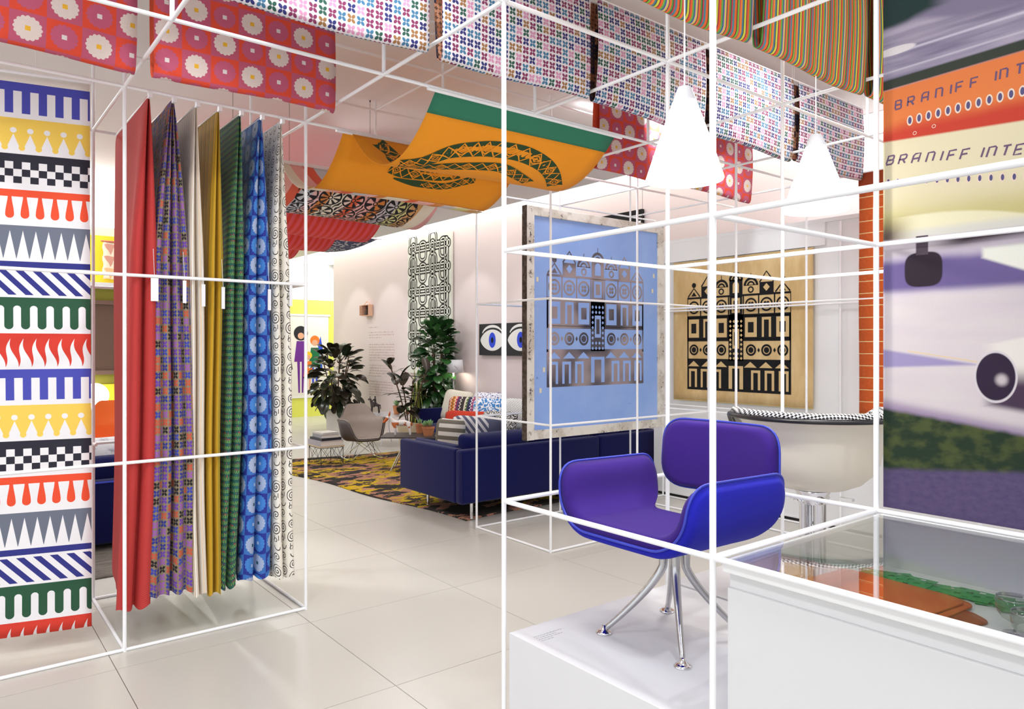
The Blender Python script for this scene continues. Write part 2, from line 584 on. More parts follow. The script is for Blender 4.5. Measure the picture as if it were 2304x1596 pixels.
QUAT = mat('quatrefoil_print', quatre(.0425, (216, 211, 214), [(40, 42, 108), (126, 44, 86), (36, 84, 70), (60, 112, 146), (204, 140, 172), (150, 106, 62), (40, 42, 108), (60, 112, 146), (126, 44, 86)]), .85)
QUATB = mat('quatrefoil_reverse', quatre(.0425, (92, 60, 44), [(30, 28, 60), (150, 90, 60), (60, 40, 40), (190, 130, 100)], 1.2), .9)
PINKD = mat('pink_daisy_weave', daisies(.137, .137, (208, 66, 40), (178, 78, 104), (180, 80, 108), (212, 194, 186), (212, 200, 196), (222, 168, 40)), .85)
PINKB = mat('pink_daisy_reverse', speckle((222, 90, 60), .1, 60), .9)
STR = [(200, 60, 70, .6), (72, 128, 140, 1.1), (226, 98, 30, 1.2), (66, 40, 50, .4), (120, 176, 46, 1.0), (202, 60, 84, .5), (232, 130, 40, 1.0), (70, 120, 136, .9), (44, 52, 50, .4),
       (206, 208, 60, 1.0), (150, 44, 70, .6), (228, 90, 30, 1.1), (110, 165, 60, .8), (60, 110, 130, .9), (226, 150, 170, .4), (196, 200, 70, .7), (120, 46, 90, .5), (224, 110, 36, 1.0), (86, 140, 60, .8), (50, 46, 60, .4)]


def stripes():
    u, v, p = uv()
    c = ramp(fract(u / .18), STR)
    return mulc(c, .9 + noise(vec(u * 300.0, v * 300.0), 1.0, 1.0) * .2)


STRM = mat('multicolour_stripe', stripes, .85)


def top_panel(x0, x1, y, ztop, zbot, m, mback, label, group, name, seed=0):
    """a cloth folded over two thin rods so that it hangs as a narrow loop"""
    rn = random.Random(seed)
    t = thing(name, label, 'fabric', ((x0 + x1) / 2, y, ztop), 0, group)
    W = x1 - x0; H = ztop - zbot; dl = .048
    prof = []
    for i in range(15): prof.append((-.012 * math.sin(i / 14 * PI) + (0 if i else 0), -H * .965 * i / 14))
    for i in range(1, 8):
        a = PI * i / 8; prof.append((dl / 2 * (1 - math.cos(a)), -H * .965 - .035 * H / .6 * math.sin(a)))
    for i in range(8): prof.append((dl + .01 * math.sin(i / 7 * PI), -H * .965 * (1 - i / 7)))
    L = [0]
    for i in range(1, len(prof)): L.append(L[-1] + math.hypot(prof[i][0] - prof[i - 1][0], prof[i][1] - prof[i - 1][1]))
    n = len(prof) - 1; ph = rn.uniform(0, 6); o = rn.uniform(0, .1)
    def P(a, b):
        k = min(int(round(b * n)), n); yy, zz = prof[k]
        s = abs(zz) / H
        return (-W / 2 + W * a + .006 * s * math.sin(5 * b + ph), yy + .008 * s * math.sin(7 * a + ph), zz + .012 * s * math.sin(3.1 * a + ph))
    mb = MB().grid(P, 16, n, 0, lambda a, b: (W * a + o * 3, L[min(int(round(b * n)), n)] + o))
    obj('cloth', mb, [mback, m], t, solid=.0025, moff=1, ang=180)
    rod = MB().tube([(-W / 2 - .03, 0, .004), (W / 2 + .03, 0, .004)], .005, 8); rod.tube([(-W / 2 - .03, dl, .004), (W / 2 + .03, dl, .004)], .005, 8)
    for x in (-W / 2 - .02, W / 2 + .02): rod.tube([(x, .02, .004), (x, .02, 3.6 - ztop)], .0015, 5)
    obj('hanging_rod', rod, RAIL, t)
    return t


GP = 'pink daisy cloths hung under the ceiling'; GQ = 'quatrefoil cloths hung under the ceiling'; GS = 'striped cloths hung under the ceiling'
for x, lab, s in ((-2, 'pink and red daisy check cloth in the top left corner above the striped banner', 1), (-1, 'pink and red daisy check cloth above the row of hanging fabrics', 2),
                  (2, 'pink and red daisy check cloth hanging behind the first cone lamp', 3), (3, 'short lit pink and red daisy check cloth between the two cone lamps', 4)):
    top_panel(x + .03, x + .96, 2.5, 3.53, 2.935, PINKD, PINKB, lab, GP, 'ceiling_fabric', s)
for x, lab, s in ((-1, 'white quatrefoil print cloth overlapping the pink daisy cloth', 5), (0, 'white quatrefoil print cloth above the orange snake canopy', 6), (1, 'white quatrefoil print cloth hanging behind the first cone lamp', 7),
                  (2, 'white quatrefoil print cloth hanging between the two cone lamps', 8), (3, 'white quatrefoil print cloth, rightmost and brightly lit behind the second cone lamp', 9)):
    top_panel(x + .02, x + .955, 1.5, 3.497, 2.952, QUAT, QUATB, lab, GQ, 'ceiling_fabric', s)
for x, lab, s in ((0, 'multicolour striped cloth at the top edge above the first cone lamp', 10), (1, 'large multicolour striped cloth beside the airliner mural', 11), (2, 'multicolour striped cloth half hidden behind the airliner mural', 12)):
    top_panel(x + .03, x + .945, .5, 3.53, 2.93, STRM, STRM, lab, GS, 'ceiling_fabric', s)

# ---------------------------------------------------------------- canopies slung between the rails
ORANGE = mat('orange_cotton', speckle((238, 150, 22), .05, 220), .85)
OGREEN = mat('green_cotton', speckle((44, 120, 92), .06, 220), .85)
SNK = mat('snake_print_green', (36, 66, 32), .85)


def zsag(y, s=.28):
    t = y % 1.0
    return 3.0 - s * (1 - (2 * t - 1) ** 2)


def swag(t, name, x0, x1, ya, yb, m, s=.28, n=28, v0=0.0, mback=None):
    def P(a, b):
        y = lerp(ya, yb, b); tt = (y - ya) / 1.0
        return (lerp(x0, x1, a) - t.location.x, y - t.location.y, 3.0 - s * (1 - (2 * (y % 1.0) - 1) ** 2) * (1 + .05 * math.sin(a * 3 + ya)) - .012 - t.location.z)
    return obj(name, MB().grid(P, 14, n, 0, lambda a, b: (lerp(x0, x1, a), v0 + lerp(ya, yb, b) * 1.12)), [m, mback or m], t, solid=.003, ang=180, moff=1 if mback else 0)


t = thing('snake_canopy', 'orange cloth canopy printed with green diamond snake coils under green hem', 'fabric', (1, 3, 3))
swag(t, 'hem', .31, 1.68, 2.0, 2.09, OGREEN, n=5)
swag(t, 'cloth', .31, 1.68, 2.09, 3.0, ORANGE)
swag(t, 'cloth', .25, 1.68, 3.0, 3.46, ORANGE, n=16)
rod = MB()
for y, xa in ((2, .26), (3, .2)): rod.tube([(xa - 1, y - 3, -.012), (1.74 - 1, y - 3, -.012)], .011, 10)
obj('hanging_rod', rod, RAIL, t)


def onswag(off):
    return lambda a, b: (a - 1, b - 3, zsag(b) * 1.0 - .012 - off - 3 - .014 * math.sin(max(0, min(1, (a - .31) / 1.37)) * 3 + (2 if b < 3 else 3)) * (1 - (2 * (b % 1) - 1) ** 2))


UP = 1


def snake(path, wd, name, tail=0):
    """a band of linked diamonds following the path"""
    P = []
    for i in range(len(path) - 1):
        for k in range(6):
            s = k / 6
            p0 = path[max(i - 1, 0)]; p1 = path[i]; p2 = path[i + 1]; p3 = path[min(i + 2, len(path) - 1)]
            P.append(tuple(.5 * (2 * p1[q] + (p2[q] - p0[q]) * s + (2 * p0[q] - 5 * p1[q] + 4 * p2[q] - p3[q]) * s * s + (3 * p1[q] - p0[q] - 3 * p2[q] + p3[q]) * s ** 3) for q in (0, 1)))
    P.append(path[-1]); n = len(P)
    ws = [wd * (min(1, .15 + (i / tail)) if tail else 1) for i in range(n)]
    m = MB().ribbon(P, ws, onswag(.0035 * UP), 0)
    def off(i, k):
        a, b = P[max(i - 1, 0)], P[min(i + 1, n - 1)]
        dx, dy = b[0] - a[0], b[1] - a[1]; l = math.hypot(dx, dy) or 1
        return (P[i][0] - dy / l * k * ws[i] / 2, P[i][1] + dx / l * k * ws[i] / 2)
    st = max(tail, 0); per = 6
    for sgn in (1, -1):
        z = [off(i, sgn * (abs(((i % per) / per) * 4 - 2) - 1) * .9) for i in range(st, n)]
        m.ribbon(z, wd * .09, onswag(.0048 * UP), 1)
    for c in range(st + per // 2, n - 3, per):
        for kk, q in ((.55, 1.7), (.25, .8)):
            m.ribbon([off(c, kk), tuple(lerp(P[c][e], P[min(c + 2, n - 1)][e], q / 2) for e in (0, 1)), off(c, -kk), tuple(lerp(P[c][e], P[max(c - 2, 0)][e], q / 2) for e in (0, 1))], wd * .08, onswag(.0048 * UP), 1, True)
    o = obj(name, m, [SNK, ORANGE], t, smooth=False)


snake(SA, .105, 'snake_print'); snake(SB, .085, 'snake_print'); snake(SC, .06, 'snake_print', 10); snake(SD, .085, 'snake_print')
UP = -1
snake([(.47, 2.97), (.53, 2.87), (.51, 2.76), (.56, 2.62)], .12, 'snake_print'); snake([(.78, 2.97), (.82, 2.87), (.80, 2.76), (.78, 2.62)], .11, 'snake_print')

FLST = [(236, 226, 206, 1.1), (240, 214, 200, .4), (228, 100, 62, .6), (238, 176, 168, 1.2), (216, 130, 60, .7), (206, 196, 200, 1.0), (214, 206, 140, 1.0), (214, 160, 100, .8), (240, 224, 200, 1.0), (238, 170, 160, .8), (226, 96, 70, .7), (200, 200, 206, .9), (238, 190, 190, .7), (216, 130, 60, .6)]


def floral():
    u, v, p = uv()
    bgc = ramp(fract((u + v * .15) / 1.4), FLST)
    cs = .20
    n1 = rnd(floor(u / cs), floor(v / cs), 1.0)
    a = fract(u / cs) - .5; b = fract(v / cs) - .5
    r = length(a, b); th = atan2(b, a)
    k = floor(n1 * 3.0)
    spokes = sin(th * (5.0 + k * 2.0)) > .1
    fl_ = band(r, .13, .40); rim = band(r, .40, .475)
    pat = mx(mn(fl_, spokes), rim)
    pat = mx(pat, band(r, .06, .11))
    leaf = sin((u * 2.1 + v) * 70.0 + noise(p, 14.0, 1.0) * 9.0) > .15
    pat = mx(pat, mn(leaf, r > .5))
    zone = mn(band(u, .42, 1.50), band(v, 4.06 * 1.12, 4.90 * 1.12))
    return mixc(mn(pat, zone), bgc, (30, 25, 28))


FLORM = mat('floral_print', floral, .85)
t = thing('floral_canopy', 'canopy cloth printed with black outlined flowers over pastel stripes', 'fabric', (1, 4.5, 3))
swag(t, 'cloth', .22, 1.68, 3.462, 4.0, FLORM, n=16)
swag(t, 'cloth', .22, 1.68, 4.0, 5.0, FLORM)
rod = MB(); rod.tube([(.16 - 1, 4 - 4.5, -.012), (1.74 - 1, 4 - 4.5, -.012)], .011, 10); rod.tube([(.16 - 1, 5 - 4.5, -.012), (1.74 - 1, 5 - 4.5, -.012)], .011, 10); obj('hanging_rod', rod, RAIL, t)


def redrib():
    u, v, p = uv()
    return mulc(mixc(fract(u / .07) > .5, (236, 84, 92), (228, 58, 40)), .9 + noise(p, 200.0, 1.0) * .2)


REDM = mat('red_rib_cloth', redrib, .8)
for i, lab in enumerate(('red ribbed canopy cloth just behind the floral canopy', 'red ribbed canopy cloth second behind the floral canopy', 'red ribbed canopy cloth farthest from the floral canopy')):
    t = thing('red_canopy', lab, 'fabric', (1, 5.5 + i, 3), 0, 'red ribbed canopies')
    swag(t, 'cloth', .22, 1.66, 5.0 + i, 6.0 + i, REDM)
    rod = MB(); rod.tube([(.16 - 1, .5, -.012), (1.74 - 1, .5, -.012)], .011, 10); obj('hanging_rod', rod, RAIL, t)


def dots():
    u, v, p = uv()
    n = voro(p, 22.0)
    n2 = noise(p, 30.0, 1.0)
    return mixc(mn(n < .42, n2 > .42), (62, 70, 110), (240, 238, 240))


t = thing('speckled_canopy', 'navy and white speckled cloth stretched flat behind the red canopies', 'fabric', (2.1, 7.9, 3))
obj('cloth', MB().grid(lambda a, b: (-.5 + 1.05 * a, -.8 + 1.6 * b, .0 - .05 * math.sin(b * PI)), 8, 12, 0, lambda a, b: (a * 1.05, b * 1.6)), mat('speckled_print', dots, .85), t, solid=.003)
rod = MB()
for y in (-.8, .8): rod.tube([(-.55, y, .006), (.6, y, .006)], .009, 8); rod.tube([(.5, y, 0), (.5, y, .6)], .0016, 5); rod.tube([(-.5, y, 0), (-.5, y, .6)], .0016, 5)
obj('hanging_rod', rod, RAIL, t)

# ---------------------------------------------------------------- banner of ornamental bands on the left


def banner():
    u, v, p = uv()
    h = .190
    tt = v / h
    k = mod(floor(tt), 8.0); f = fract(tt)
    def A(per): return fract(u / per)
    W = (238, 236, 238)
    a = A(.076)
    blue = mn(f < .86, 1.0 - mn(mn(a > .5, f > .24), f < 2.0))
    # crowns
    dx = (a - .5) * .076; tri = mn(ab(a - .5) < (f - .44) * .98, f > .42)
    ball = length(dx, (f - .34) * h) < .0145
    yel = mn(f < .80, 1.0 - mx(tri, ball))
    ax = ab(a - .5); dd = length((.5 - ax) * .076, (f - .83) * h) < .0145
    yel = mx(yel, dd)
    blk = mx(f < .22, mn(f < .82, mod(floor(u / .038) + floor((f - .22) / .205), 2.0)))
    b2 = A(.068); e = ab(b2 - .5)
    hw = .12 + sm(.15, .7, f) * .17
    red = mx(f < .2, mn(f < .70, e < hw)); red = mx(red, length((b2 - .5) * .068, (f - .70) * h) < .0195)
    b3 = A(.058)
    gre = mn(f < .92, ab(b3 - .5) > (f - .14) * .62)
    b4 = fract((u - f * h * .95) / .076)
    dia = mx(f < .17, mn(band(f, .24, .93), b4 < .48))
    b5 = A(.074); e5 = ab(b5 - .5)
    grn = mx(f < .3, mn(f < .78, e5 < .27)); grn = mx(grn, length((b5 - .5) * .074, (f - .78) * h) < .020)
    grn = mn(grn, 1.0 - mn(length((.5 - e5) * .074, (f - .32) * h) < .0172, f < 1.0))
    b6 = fract(u / .058 + sin((f - .15) * 7.0) * .17)
    fla = mn(f < .93, ab(b6 - .5) > (f - .14) * .62)
    c = W
    for i, (m_, col) in enumerate(((blue, (70, 74, 176)), (yel, (244, 206, 88)), (blk, (34, 33, 48)), (red, (236, 78, 42)), (gre, (106, 112, 128)), (dia, (42, 46, 130)), (grn, (34, 82, 56)), (fla, (214, 56, 40)))):
        c = mixc(mn(band(k, i - .5, i + .5), m_), c, col)
    top = mn(v > .0, u > -5.0)
    c = mixc(v < .0, c, (240, 236, 226))
    return mulc(c, .95 + noise(vec(u * 60.0, v * 700.0), 1.0, 2.0) * .1)


BAN = mat('band_print', banner, .8)
t = thing('striped_banner', 'tall white banner of blue, yellow, black and red ornamental bands', 'fabric', (-1.125, 3.26, 3.0), math.atan2(-.214, .976))
Wb, Hb = 1.15, 2.965
obj('cloth', MB().grid(lambda a, b: (-Wb + Wb * a + .012 * b, .02 * math.sin(a * 3 + b * 2) * b + .012 * math.sin(b * 9 + a * 2), .06 - Hb * b), 24, 60, 0, lambda a, b: (Wb * a, Hb * b - .042)), BAN, t, solid=.003, ang=180)
obj('hanging_rod', MB().tube([(-Wb - .02, 0, .066), (.01, 0, .066)], .008, 8).tube([(-.25, 0, .066), (-.25, 0, .6)], .0016, 5), RAIL, t)

# ---------------------------------------------------------------- the seven cloths on the arms


def redbasket():
    u, v, p = uv()
    k = mod(floor(u * 190.0) + floor(v * 190.0), 2.0)
    return mixc(k, (200, 66, 52), (168, 40, 52))


def creamstripe():
    u, v, p = uv()
    return ramp(fract(u / .052), [(238, 230, 216, 1), (186, 150, 116, .5), (242, 236, 224, 1.1), (186, 180, 178, .5), (240, 232, 218, .9), (216, 174, 120, .6), (236, 230, 220, .6), (132, 112, 100, .3)])


def mustard():
    u, v, p = uv()
    return ramp(fract(u / .085), [(196, 152, 30, 1.3), (150, 130, 40, .8), (214, 164, 28, 1.2), (176, 146, 44, .7)])


def greenweave():
    u, v, p = uv()
    r_ = fract(v / .036)
    n = rnd(floor(u * 150.0), floor(v / .006), 2.0)
    base = mixc(n > .55, (34, 96, 80), (30, 70, 84))
    c = mixc(mn(r_ < .5, fract(u * 75.0 + rnd(floor(v / .012), 1.0) * 3.0) > .62), base, (126, 172, 66))
    return mixc(mn(r_ > .72, n > .8), c, (150, 70, 60))


def scrolls():
    u, v, p = uv()
    u = u / 1.3; v = v / 1.3
    cu, cv = .058, .098
    i = floor(u / cu); vv = v + mod(i, 2.0) * .05
    j = floor(vv / cv)
    a = (fract(u / cu) - .5) * cu; b = (fract(vv / cv) - .5) * cv
    sp = mod(i + j, 2.0)
    b1 = b + .012
    r = length(a, b1); th = atan2(b1, a) / 6.2832
    s1 = mn(ab(fract(r / .013 - th) - .5) < .16, r < .030)
    dx = ab(a)
    b2 = b - .020
    r2 = length(a, b2); t2 = atan2(b2, -a) / 6.2832
    s2 = mn(ab(fract(r2 / .012 - t2) - .5) < .17, r2 < .021)
    s3 = mn(ab(length(a - .004, b + .030) - .017) < .0021, b > -.030)
    s4 = mn(ab(length(a + .006, b - .040) - .009) < .0019, b > -1.0)
    s5 = mn(ab(dx - .012) < .0019, mn(b > .018, b < .040))
    m_ = mx(mn(sp > .5, mx(s1, mx(s4, s5))), mn(sp < .5, mx(s2, s3)))
    return mixc(m_, (238, 232, 220), (34, 32, 34))


CM = [mat('red_basket_weave', redbasket, .85), mat('purple_quatrefoil', quatre(.043, (136, 122, 98), [(104, 60, 168), (52, 66, 170), (28, 24, 30), (196, 84, 58), (150, 90, 170), (104, 60, 168), (40, 50, 140)]), .85),
      mat('cream_stripe', creamstripe, .85), mat('mustard_cloth', mustard, .8), mat('green_weave', greenweave, .85),
      mat('blue_daisy', daisies(.118, .118, (30, 44, 140), (52, 108, 184), (60, 124, 200), (160, 174, 204), (170, 188, 216), (20, 80, 90), .43), .8), mat('scroll_print', scrolls, .85)]
CL = ['red basket weave cloth hanging at the left end of the rack', 'taupe cloth with purple and orange quatrefoils on the rack', 'cream pinstriped cloth hanging on the rack', 'mustard yellow cloth hanging on the rack',
      'dark green flecked cloth hanging on the rack', 'blue cloth with pale daisies hanging on the rack', 'white cloth with black scroll line drawing hanging on the rack']
CARD = mat('white_card', (240, 240, 244), .6)
WID = [.150, .215, .102, .088, .108, .165, .125]
BOT = [-.94, -.752, -.612, -.54, -.452, -.288, -.112]
FB = [1.12, 1.2, .80, .84, .94, 1.12, 1.02]
ZB = [.205, .245, .215, .205, .215, .24, .215]
TAGS = [(.045, 1.99), (.062, 1.985), (.032, 1.97), (.03, 1.96), None, (.055, 1.96), (.05, 1.99)]
for i in range(7):
    xi = ARMX[i]; W = WID[i]; rn = random.Random(i + 3)
    t = thing('hanging_fabric', CL[i], 'fabric', (xi, 3.04, 2.985), 0, 'fabric lengths on the rack')
    q = []  # cross-section at full width: x in half widths, y from the front
    q += [(-.16, .93), (-.24, .80), (-.20, .66), (-.42, .52), (-.40, .40), (-.62, .28), (-.66, .18), (-.93, .10)]
    q += [(-1.0, .05), (-.98, .015), (-.80, -.012), (-.52, -.022), (-.26, -.008), (-.10, .02), (-.03, .06)]
    if i == 1: q = q[:8] + [(-1.0, .05), (-.97, .01), (-.86, -.012), (-.70, -.014), (-.58, .004), (-.52, .03), (-.44, .004), (-.30, -.016), (-.14, -.008), (-.05, .02), (-.02, .06)]
    q += [(-a, b - .004) for a, b in reversed(q[7:])] + [(.55, .3), (.4, .55), (.3, .75), (.2, .93)]
    L = [0]
    for k in range(1, len(q)): L.append(L[-1] + math.hypot((q[k][0] - q[k - 1][0]) * W / 2, q[k][1] - q[k - 1][1]))
    n = len(q) - 1; ph = rn.uniform(0, 6); dxb = BOT[i] - xi; H = 2.985 - ZB[i]
    def P(a, b):
        k = min(int(round(a * n)), n); x, y = q[k]
        e = min(1.0, b / .30); e = e ** .8
        f = .05 + .80 * e + (FB[i] - .85) * max(0, b - .3) / .7
        fold = f if k > 7 else min(1.0, f * 1.0)
        back = (y / .93) if y > 0 else 0
        z = -H * b - .012 * back * (1 - b) - (.05 * back * b * .3) + (.012 * math.sin(k * 1.3 + ph) * b if b > .9 else 0)
        yy = y * (1 - .10 * b) + .01 * math.sin(b * 6 + ph) * b - .012 * b * (1 if y < .1 else 0)
        return (x * W / 2 * f + dxb * b ** 1.3 * (1 - .75 * min(1, back)) + .006 * math.sin(3 * b * PI + ph) * b, yy, z)
    mb = MB().grid(P, n, 40, 0, lambda a, b: (L[min(int(round(a * n)), n)], H * b))
    obj('cloth', mb, CM[i], t, sub=1, ang=180)
    if TAGS[i]:
        dx, zt = TAGS[i]; zt -= 2.985; x = dxb * .25 + dx * .86
        tw = .019 if i == 0 else .0095
        g = obj('price_tag', MB().box(x - tw, -.0445, zt - .125, x + tw, -.043, zt).box(x + tw - .001, -.043, zt - .125, x + tw, -.02, zt), CARD, t)
        obj('string', MB().tube([(x - .004, -.03, zt + .16), (x, -.0437, zt - .004)], .0012, 5), CARD, g)

# ---------------------------------------------------------------- airliner mural (a flat photograph on a board)


def muralcol():
    u, v, p = uv()
    n = noise(vec(u * 3.0, v * 14.0), 1.0, 4.0)
    st = noise(vec(u * 2.0 - v * .4, v * 22.0), 1.0, 3.0)
    c = mixc(sm(.3, .7, st), (120, 112, 138), (176, 166, 184))                     # upper tarmac streaks
    c = mixc(sm(.008, .0, ab(v - 2.712 - u * .012)), c, (196, 190, 206))
    c = mixc(sm(.006, .0, ab(v - 2.646 - u * .02)), c, (186, 180, 194))
    c = mixc(sm(2.80, 2.83, v + u * .1 - noise(p, 3.0, 1.0) * .02 - sm(.12, .3, u) * -.03), c, (130, 122, 146))
    c = mixc(sm(2.755, 2.80, v - u * .5 + noise(p, 6.0) * .02), c, (112, 106, 128)) if False else mixc(mn(sm(2.80, 2.83, v - u * .16 + noise(p, 9.0) * .02), sm(.26, .16, u)), c, (40, 60, 58))
    e = ((u - .055) * (u - .055)) / .0052 + (v - 2.722) * (v - 2.722) / .00022
    c = mixc(sm(1.25, .8, e), c, (222, 214, 216))
    gs = v - 2.583 - u * .024
    c = mixc(mn(sm(-.006, .002, gs), sm(.04, .03, gs)), c, (56, 62, 54))
    # orange airliner
    og = mixc(sm(2.40, 2.47, v + (noise(p, 5.0, 2.0) - .5) * .04), (190, 64, 48), (218, 122, 68))
    c = mixc(sm(2.585, 2.575, v - u * .024), c, og)
    # cream airliner
    cr = mixc(sm(2.06, 2.2, v + (noise(p, 4.0, 2.0) - .5) * .05), (192, 182, 126), (216, 206, 174))
    cr = mixc(mn(sm(2.13, 2.03, v + u * .1), sm(.2, .02, u)), cr, (92, 78, 72))
    c = mixc(sm(2.394, 2.384, v + u * .06), c, cr)
    # pale belly and wing edge
    bw = mn(sm(.012, .0, v - 2.092 + (u - .16) * (u - .16) * .45), sm(.02, .16, u))
    c = mixc(bw, c, mixc(sm(2.03, 2.06, v), (206, 204, 196), (222, 216, 184)))
    c = mixc(sm(2.022, 2.008, v), c, (196, 186, 200))
    c = mixc(mn(sm(2.012, 2.0, v), sm(1.95, 1.985, v - (u - .2) * .08)), c, mixc(sm(.15, .3, u), (206, 196, 204), (70, 56, 64)))
    # shadow under the fuselage and the tarmac
    sh = mn(sm(1.80, 1.84, v), sm(1.95, 1.90, v - noise(p, 6.0) * .03))
    c = mixc(sh, c, (104, 90, 140))
    tar = mixc(n, (196, 184, 196), (214, 206, 202))
    c = mixc(sm(1.835, 1.80, v + noise(p, 8.0) * .02), c, tar)
    wl = mn(sm(1.615, 1.60, v + u * .16), sm(1.53, 1.545, v - u * .05))
    c = mixc(wl, c, (150, 140, 180))
    c = mixc(mn(sm(.004, .0, ab(v - 1.617 + u * .16)), u > .1), c, (216, 192, 150))
    c = mixc(sm(1.44, 1.39, v + u * .15), c, (150, 132, 160))
    # wing at the right edge
    wn = mn(sm(1.965, 1.945, v - (u - .33) * .02), mn(sm(1.915, 1.93, v + (u - .34) * .42), sm(.335, .355, u)))
    c = mixc(wn, c, (224, 224, 214))
    # wheel
    wx = ab(u - .154) / .064; wz = ab(v - 1.897) / .062
    c = mixc(sm(1.06, .96, pw(pw(wx, 3.4) + pw(wz, 3.4), .3)), c, (44, 34, 46))
    c = mixc(mn(sm(.024, .018, ab(u - .150)), band(v, 1.95, 2.02)), c, (84, 72, 84))
    # engine
    nac = mn(sm(1.635, 1.62, v - (u - .38) * .24 - .0), mn(sm(1.40, 1.43, v + (u - .38) * .15), sm(.33, .40, u)))
    c = mixc(nac, c, mixc(sm(1.48, 1.56, v), (70, 52, 74), (222, 216, 210)))
    er = length((u - .384) / .064, (v - 1.515) / .088)
    c = mixc(sm(1.04, .98, er), c, (206, 200, 204))
    c = mixc(sm(.95, .88, er), c, (46, 34, 56))
    c = mixc(sm(.42, .1, length((u - .402) / .064, (v - 1.505) / .07)), c, (190, 180, 184))
    # grass and asphalt
    g = mixc(sm(.4, .65, noise(vec(u * 14.0, v * 20.0), 1.0, 5.0)), (36, 52, 38), (72, 82, 46))
    c = mixc(sm(1.396, 1.375, v + u * .13 + noise(p, 20.0) * .012 - .006), c, g)
    c = mixc(sm(1.175, 1.15, v - u * .10 + noise(p, 14.0) * .016), c, mixc(noise(vec(u * 40.0, v * 60.0), 1.0, 3.0), (68, 60, 98), (100, 86, 120)))
    gr = noise(vec(u * 1.0, v * 1.0), 520.0, 2.0)
    return mulc(c, .66 + gr * .34)


MUR = mat('mural_photo', muralcol, .8, spec=.2)
t = thing('airliner_mural', 'large colour photo mural of orange and cream airliners on an airfield', 'mural', (1.03, 0, 1.0))
obj('board', MB().box(.004, -1.7, .012, .03, -.012, 2.3), WHITE, t)
obj('print', MB().grid(lambda a, b: (.0004, -.012 - 1.68 * a, .012 + 2.28 * b), 8, 10, 0, lambda a, b: (.012 + 1.68 * a, 1.012 + 2.28 * b)), MUR, t)
GL = {'B': [[(0, 0), (.5, 0), (.6, .12), (.6, .38), (.5, .5), (.09, .5)], [(.5, .5), (.56, .6), (.56, .9), (.48, 1), (0, 1), (0, .09)]],
      'R': [[(0, 0), (0, 1), (.5, 1), (.6, .88), (.6, .6), (.5, .48), (0, .48)], [(.3, .48), (.62, 0)]],
      'A': [[(0, 0), (0, .8), (.14, 1), (.6, 1), (.6, 0)], [(0, .45), (.6, .45)]],
      'N': [[(0, 0), (0, 1), (.48, 1), (.6, .86), (.6, 0)]], 'I': [[(.3, 0), (.3, 1)]],
      'F': [[(0, 0), (0, 1), (.6, 1)], [(0, .5), (.5, .5)]], 'T': [[(.3, 0), (.3, 1)], [(0, 1), (.6, 1)]],
      'E': [[(.6, 0), (0, 0), (0, 1), (.6, 1)], [(0, .5), (.5, .5)]]}
INKB = mat('mural_lettering', (92, 68, 98), .8)
WHT = mat('mural_window_rim', (208, 188, 172), .8)
mfn = lambda a, b: (-.0001, -a, b - 1.0)
mfn2 = lambda a, b: (-.0004, -a, b - 1.0)


def letters(mb, txt, us, base, slope, h, w_, slant, lw):
    for ch, u0 in zip(txt, us):
        for kk, st in enumerate(GL[ch]):
            mb.ribbon([(u0 - w_ / 2 + x * w_ / .6 + y * slant, base + slope * u0 + y * h) for x, y in st], lw, lambda a, b, kk=kk: (-.0001 - .0002 * kk, -a, b - 1.0))


m = MB()
letters(m, 'BRANIFFINT', [.066, .110, .159, .206, .245, .272, .318, .384, .407, .453], 2.4985, .045, .031, .021, .003, .0062)
letters(m, 'BRANIFFINTER', [.034, .078, .125, .174, .212, .244, .286, .341, .368, .410, .448, .490], 2.305, -.115, .031, .023, .010, .0062)
obj('lettering', m, INKB, t, smooth=False)
m = MB(); m2 = MB()
for k in range(44):
    u0 = .108 + .0322 * k; z0 = 2.448 + .03 * (u0 - .1)
    m.disc((u0, z0), .0108, mfn, 0, 16, 1.75); m.disc((u0, z0), .0062, mfn2, 1, 16, 2.1)
for k in range(44):
    u0 = .03 + .034 * k; z0 = 2.24 - .135 * u0
    m.disc((u0, z0), .0085, mfn, 0, 14, 1.8); m.disc((u0 + .001, z0), .005, mfn2, 1, 14, 2.1)
for u0, z0 in ((.125, 2.398), (.19, 2.408)): m.ring((u0, z0), .006, .002, mfn, 0, 12)
obj('print', m, [WHT, mat('mural_window', (72, 66, 108), .8)], t, smooth=False)

# ---------------------------------------------------------------- block-printed facade (a plain geometric stand-in)


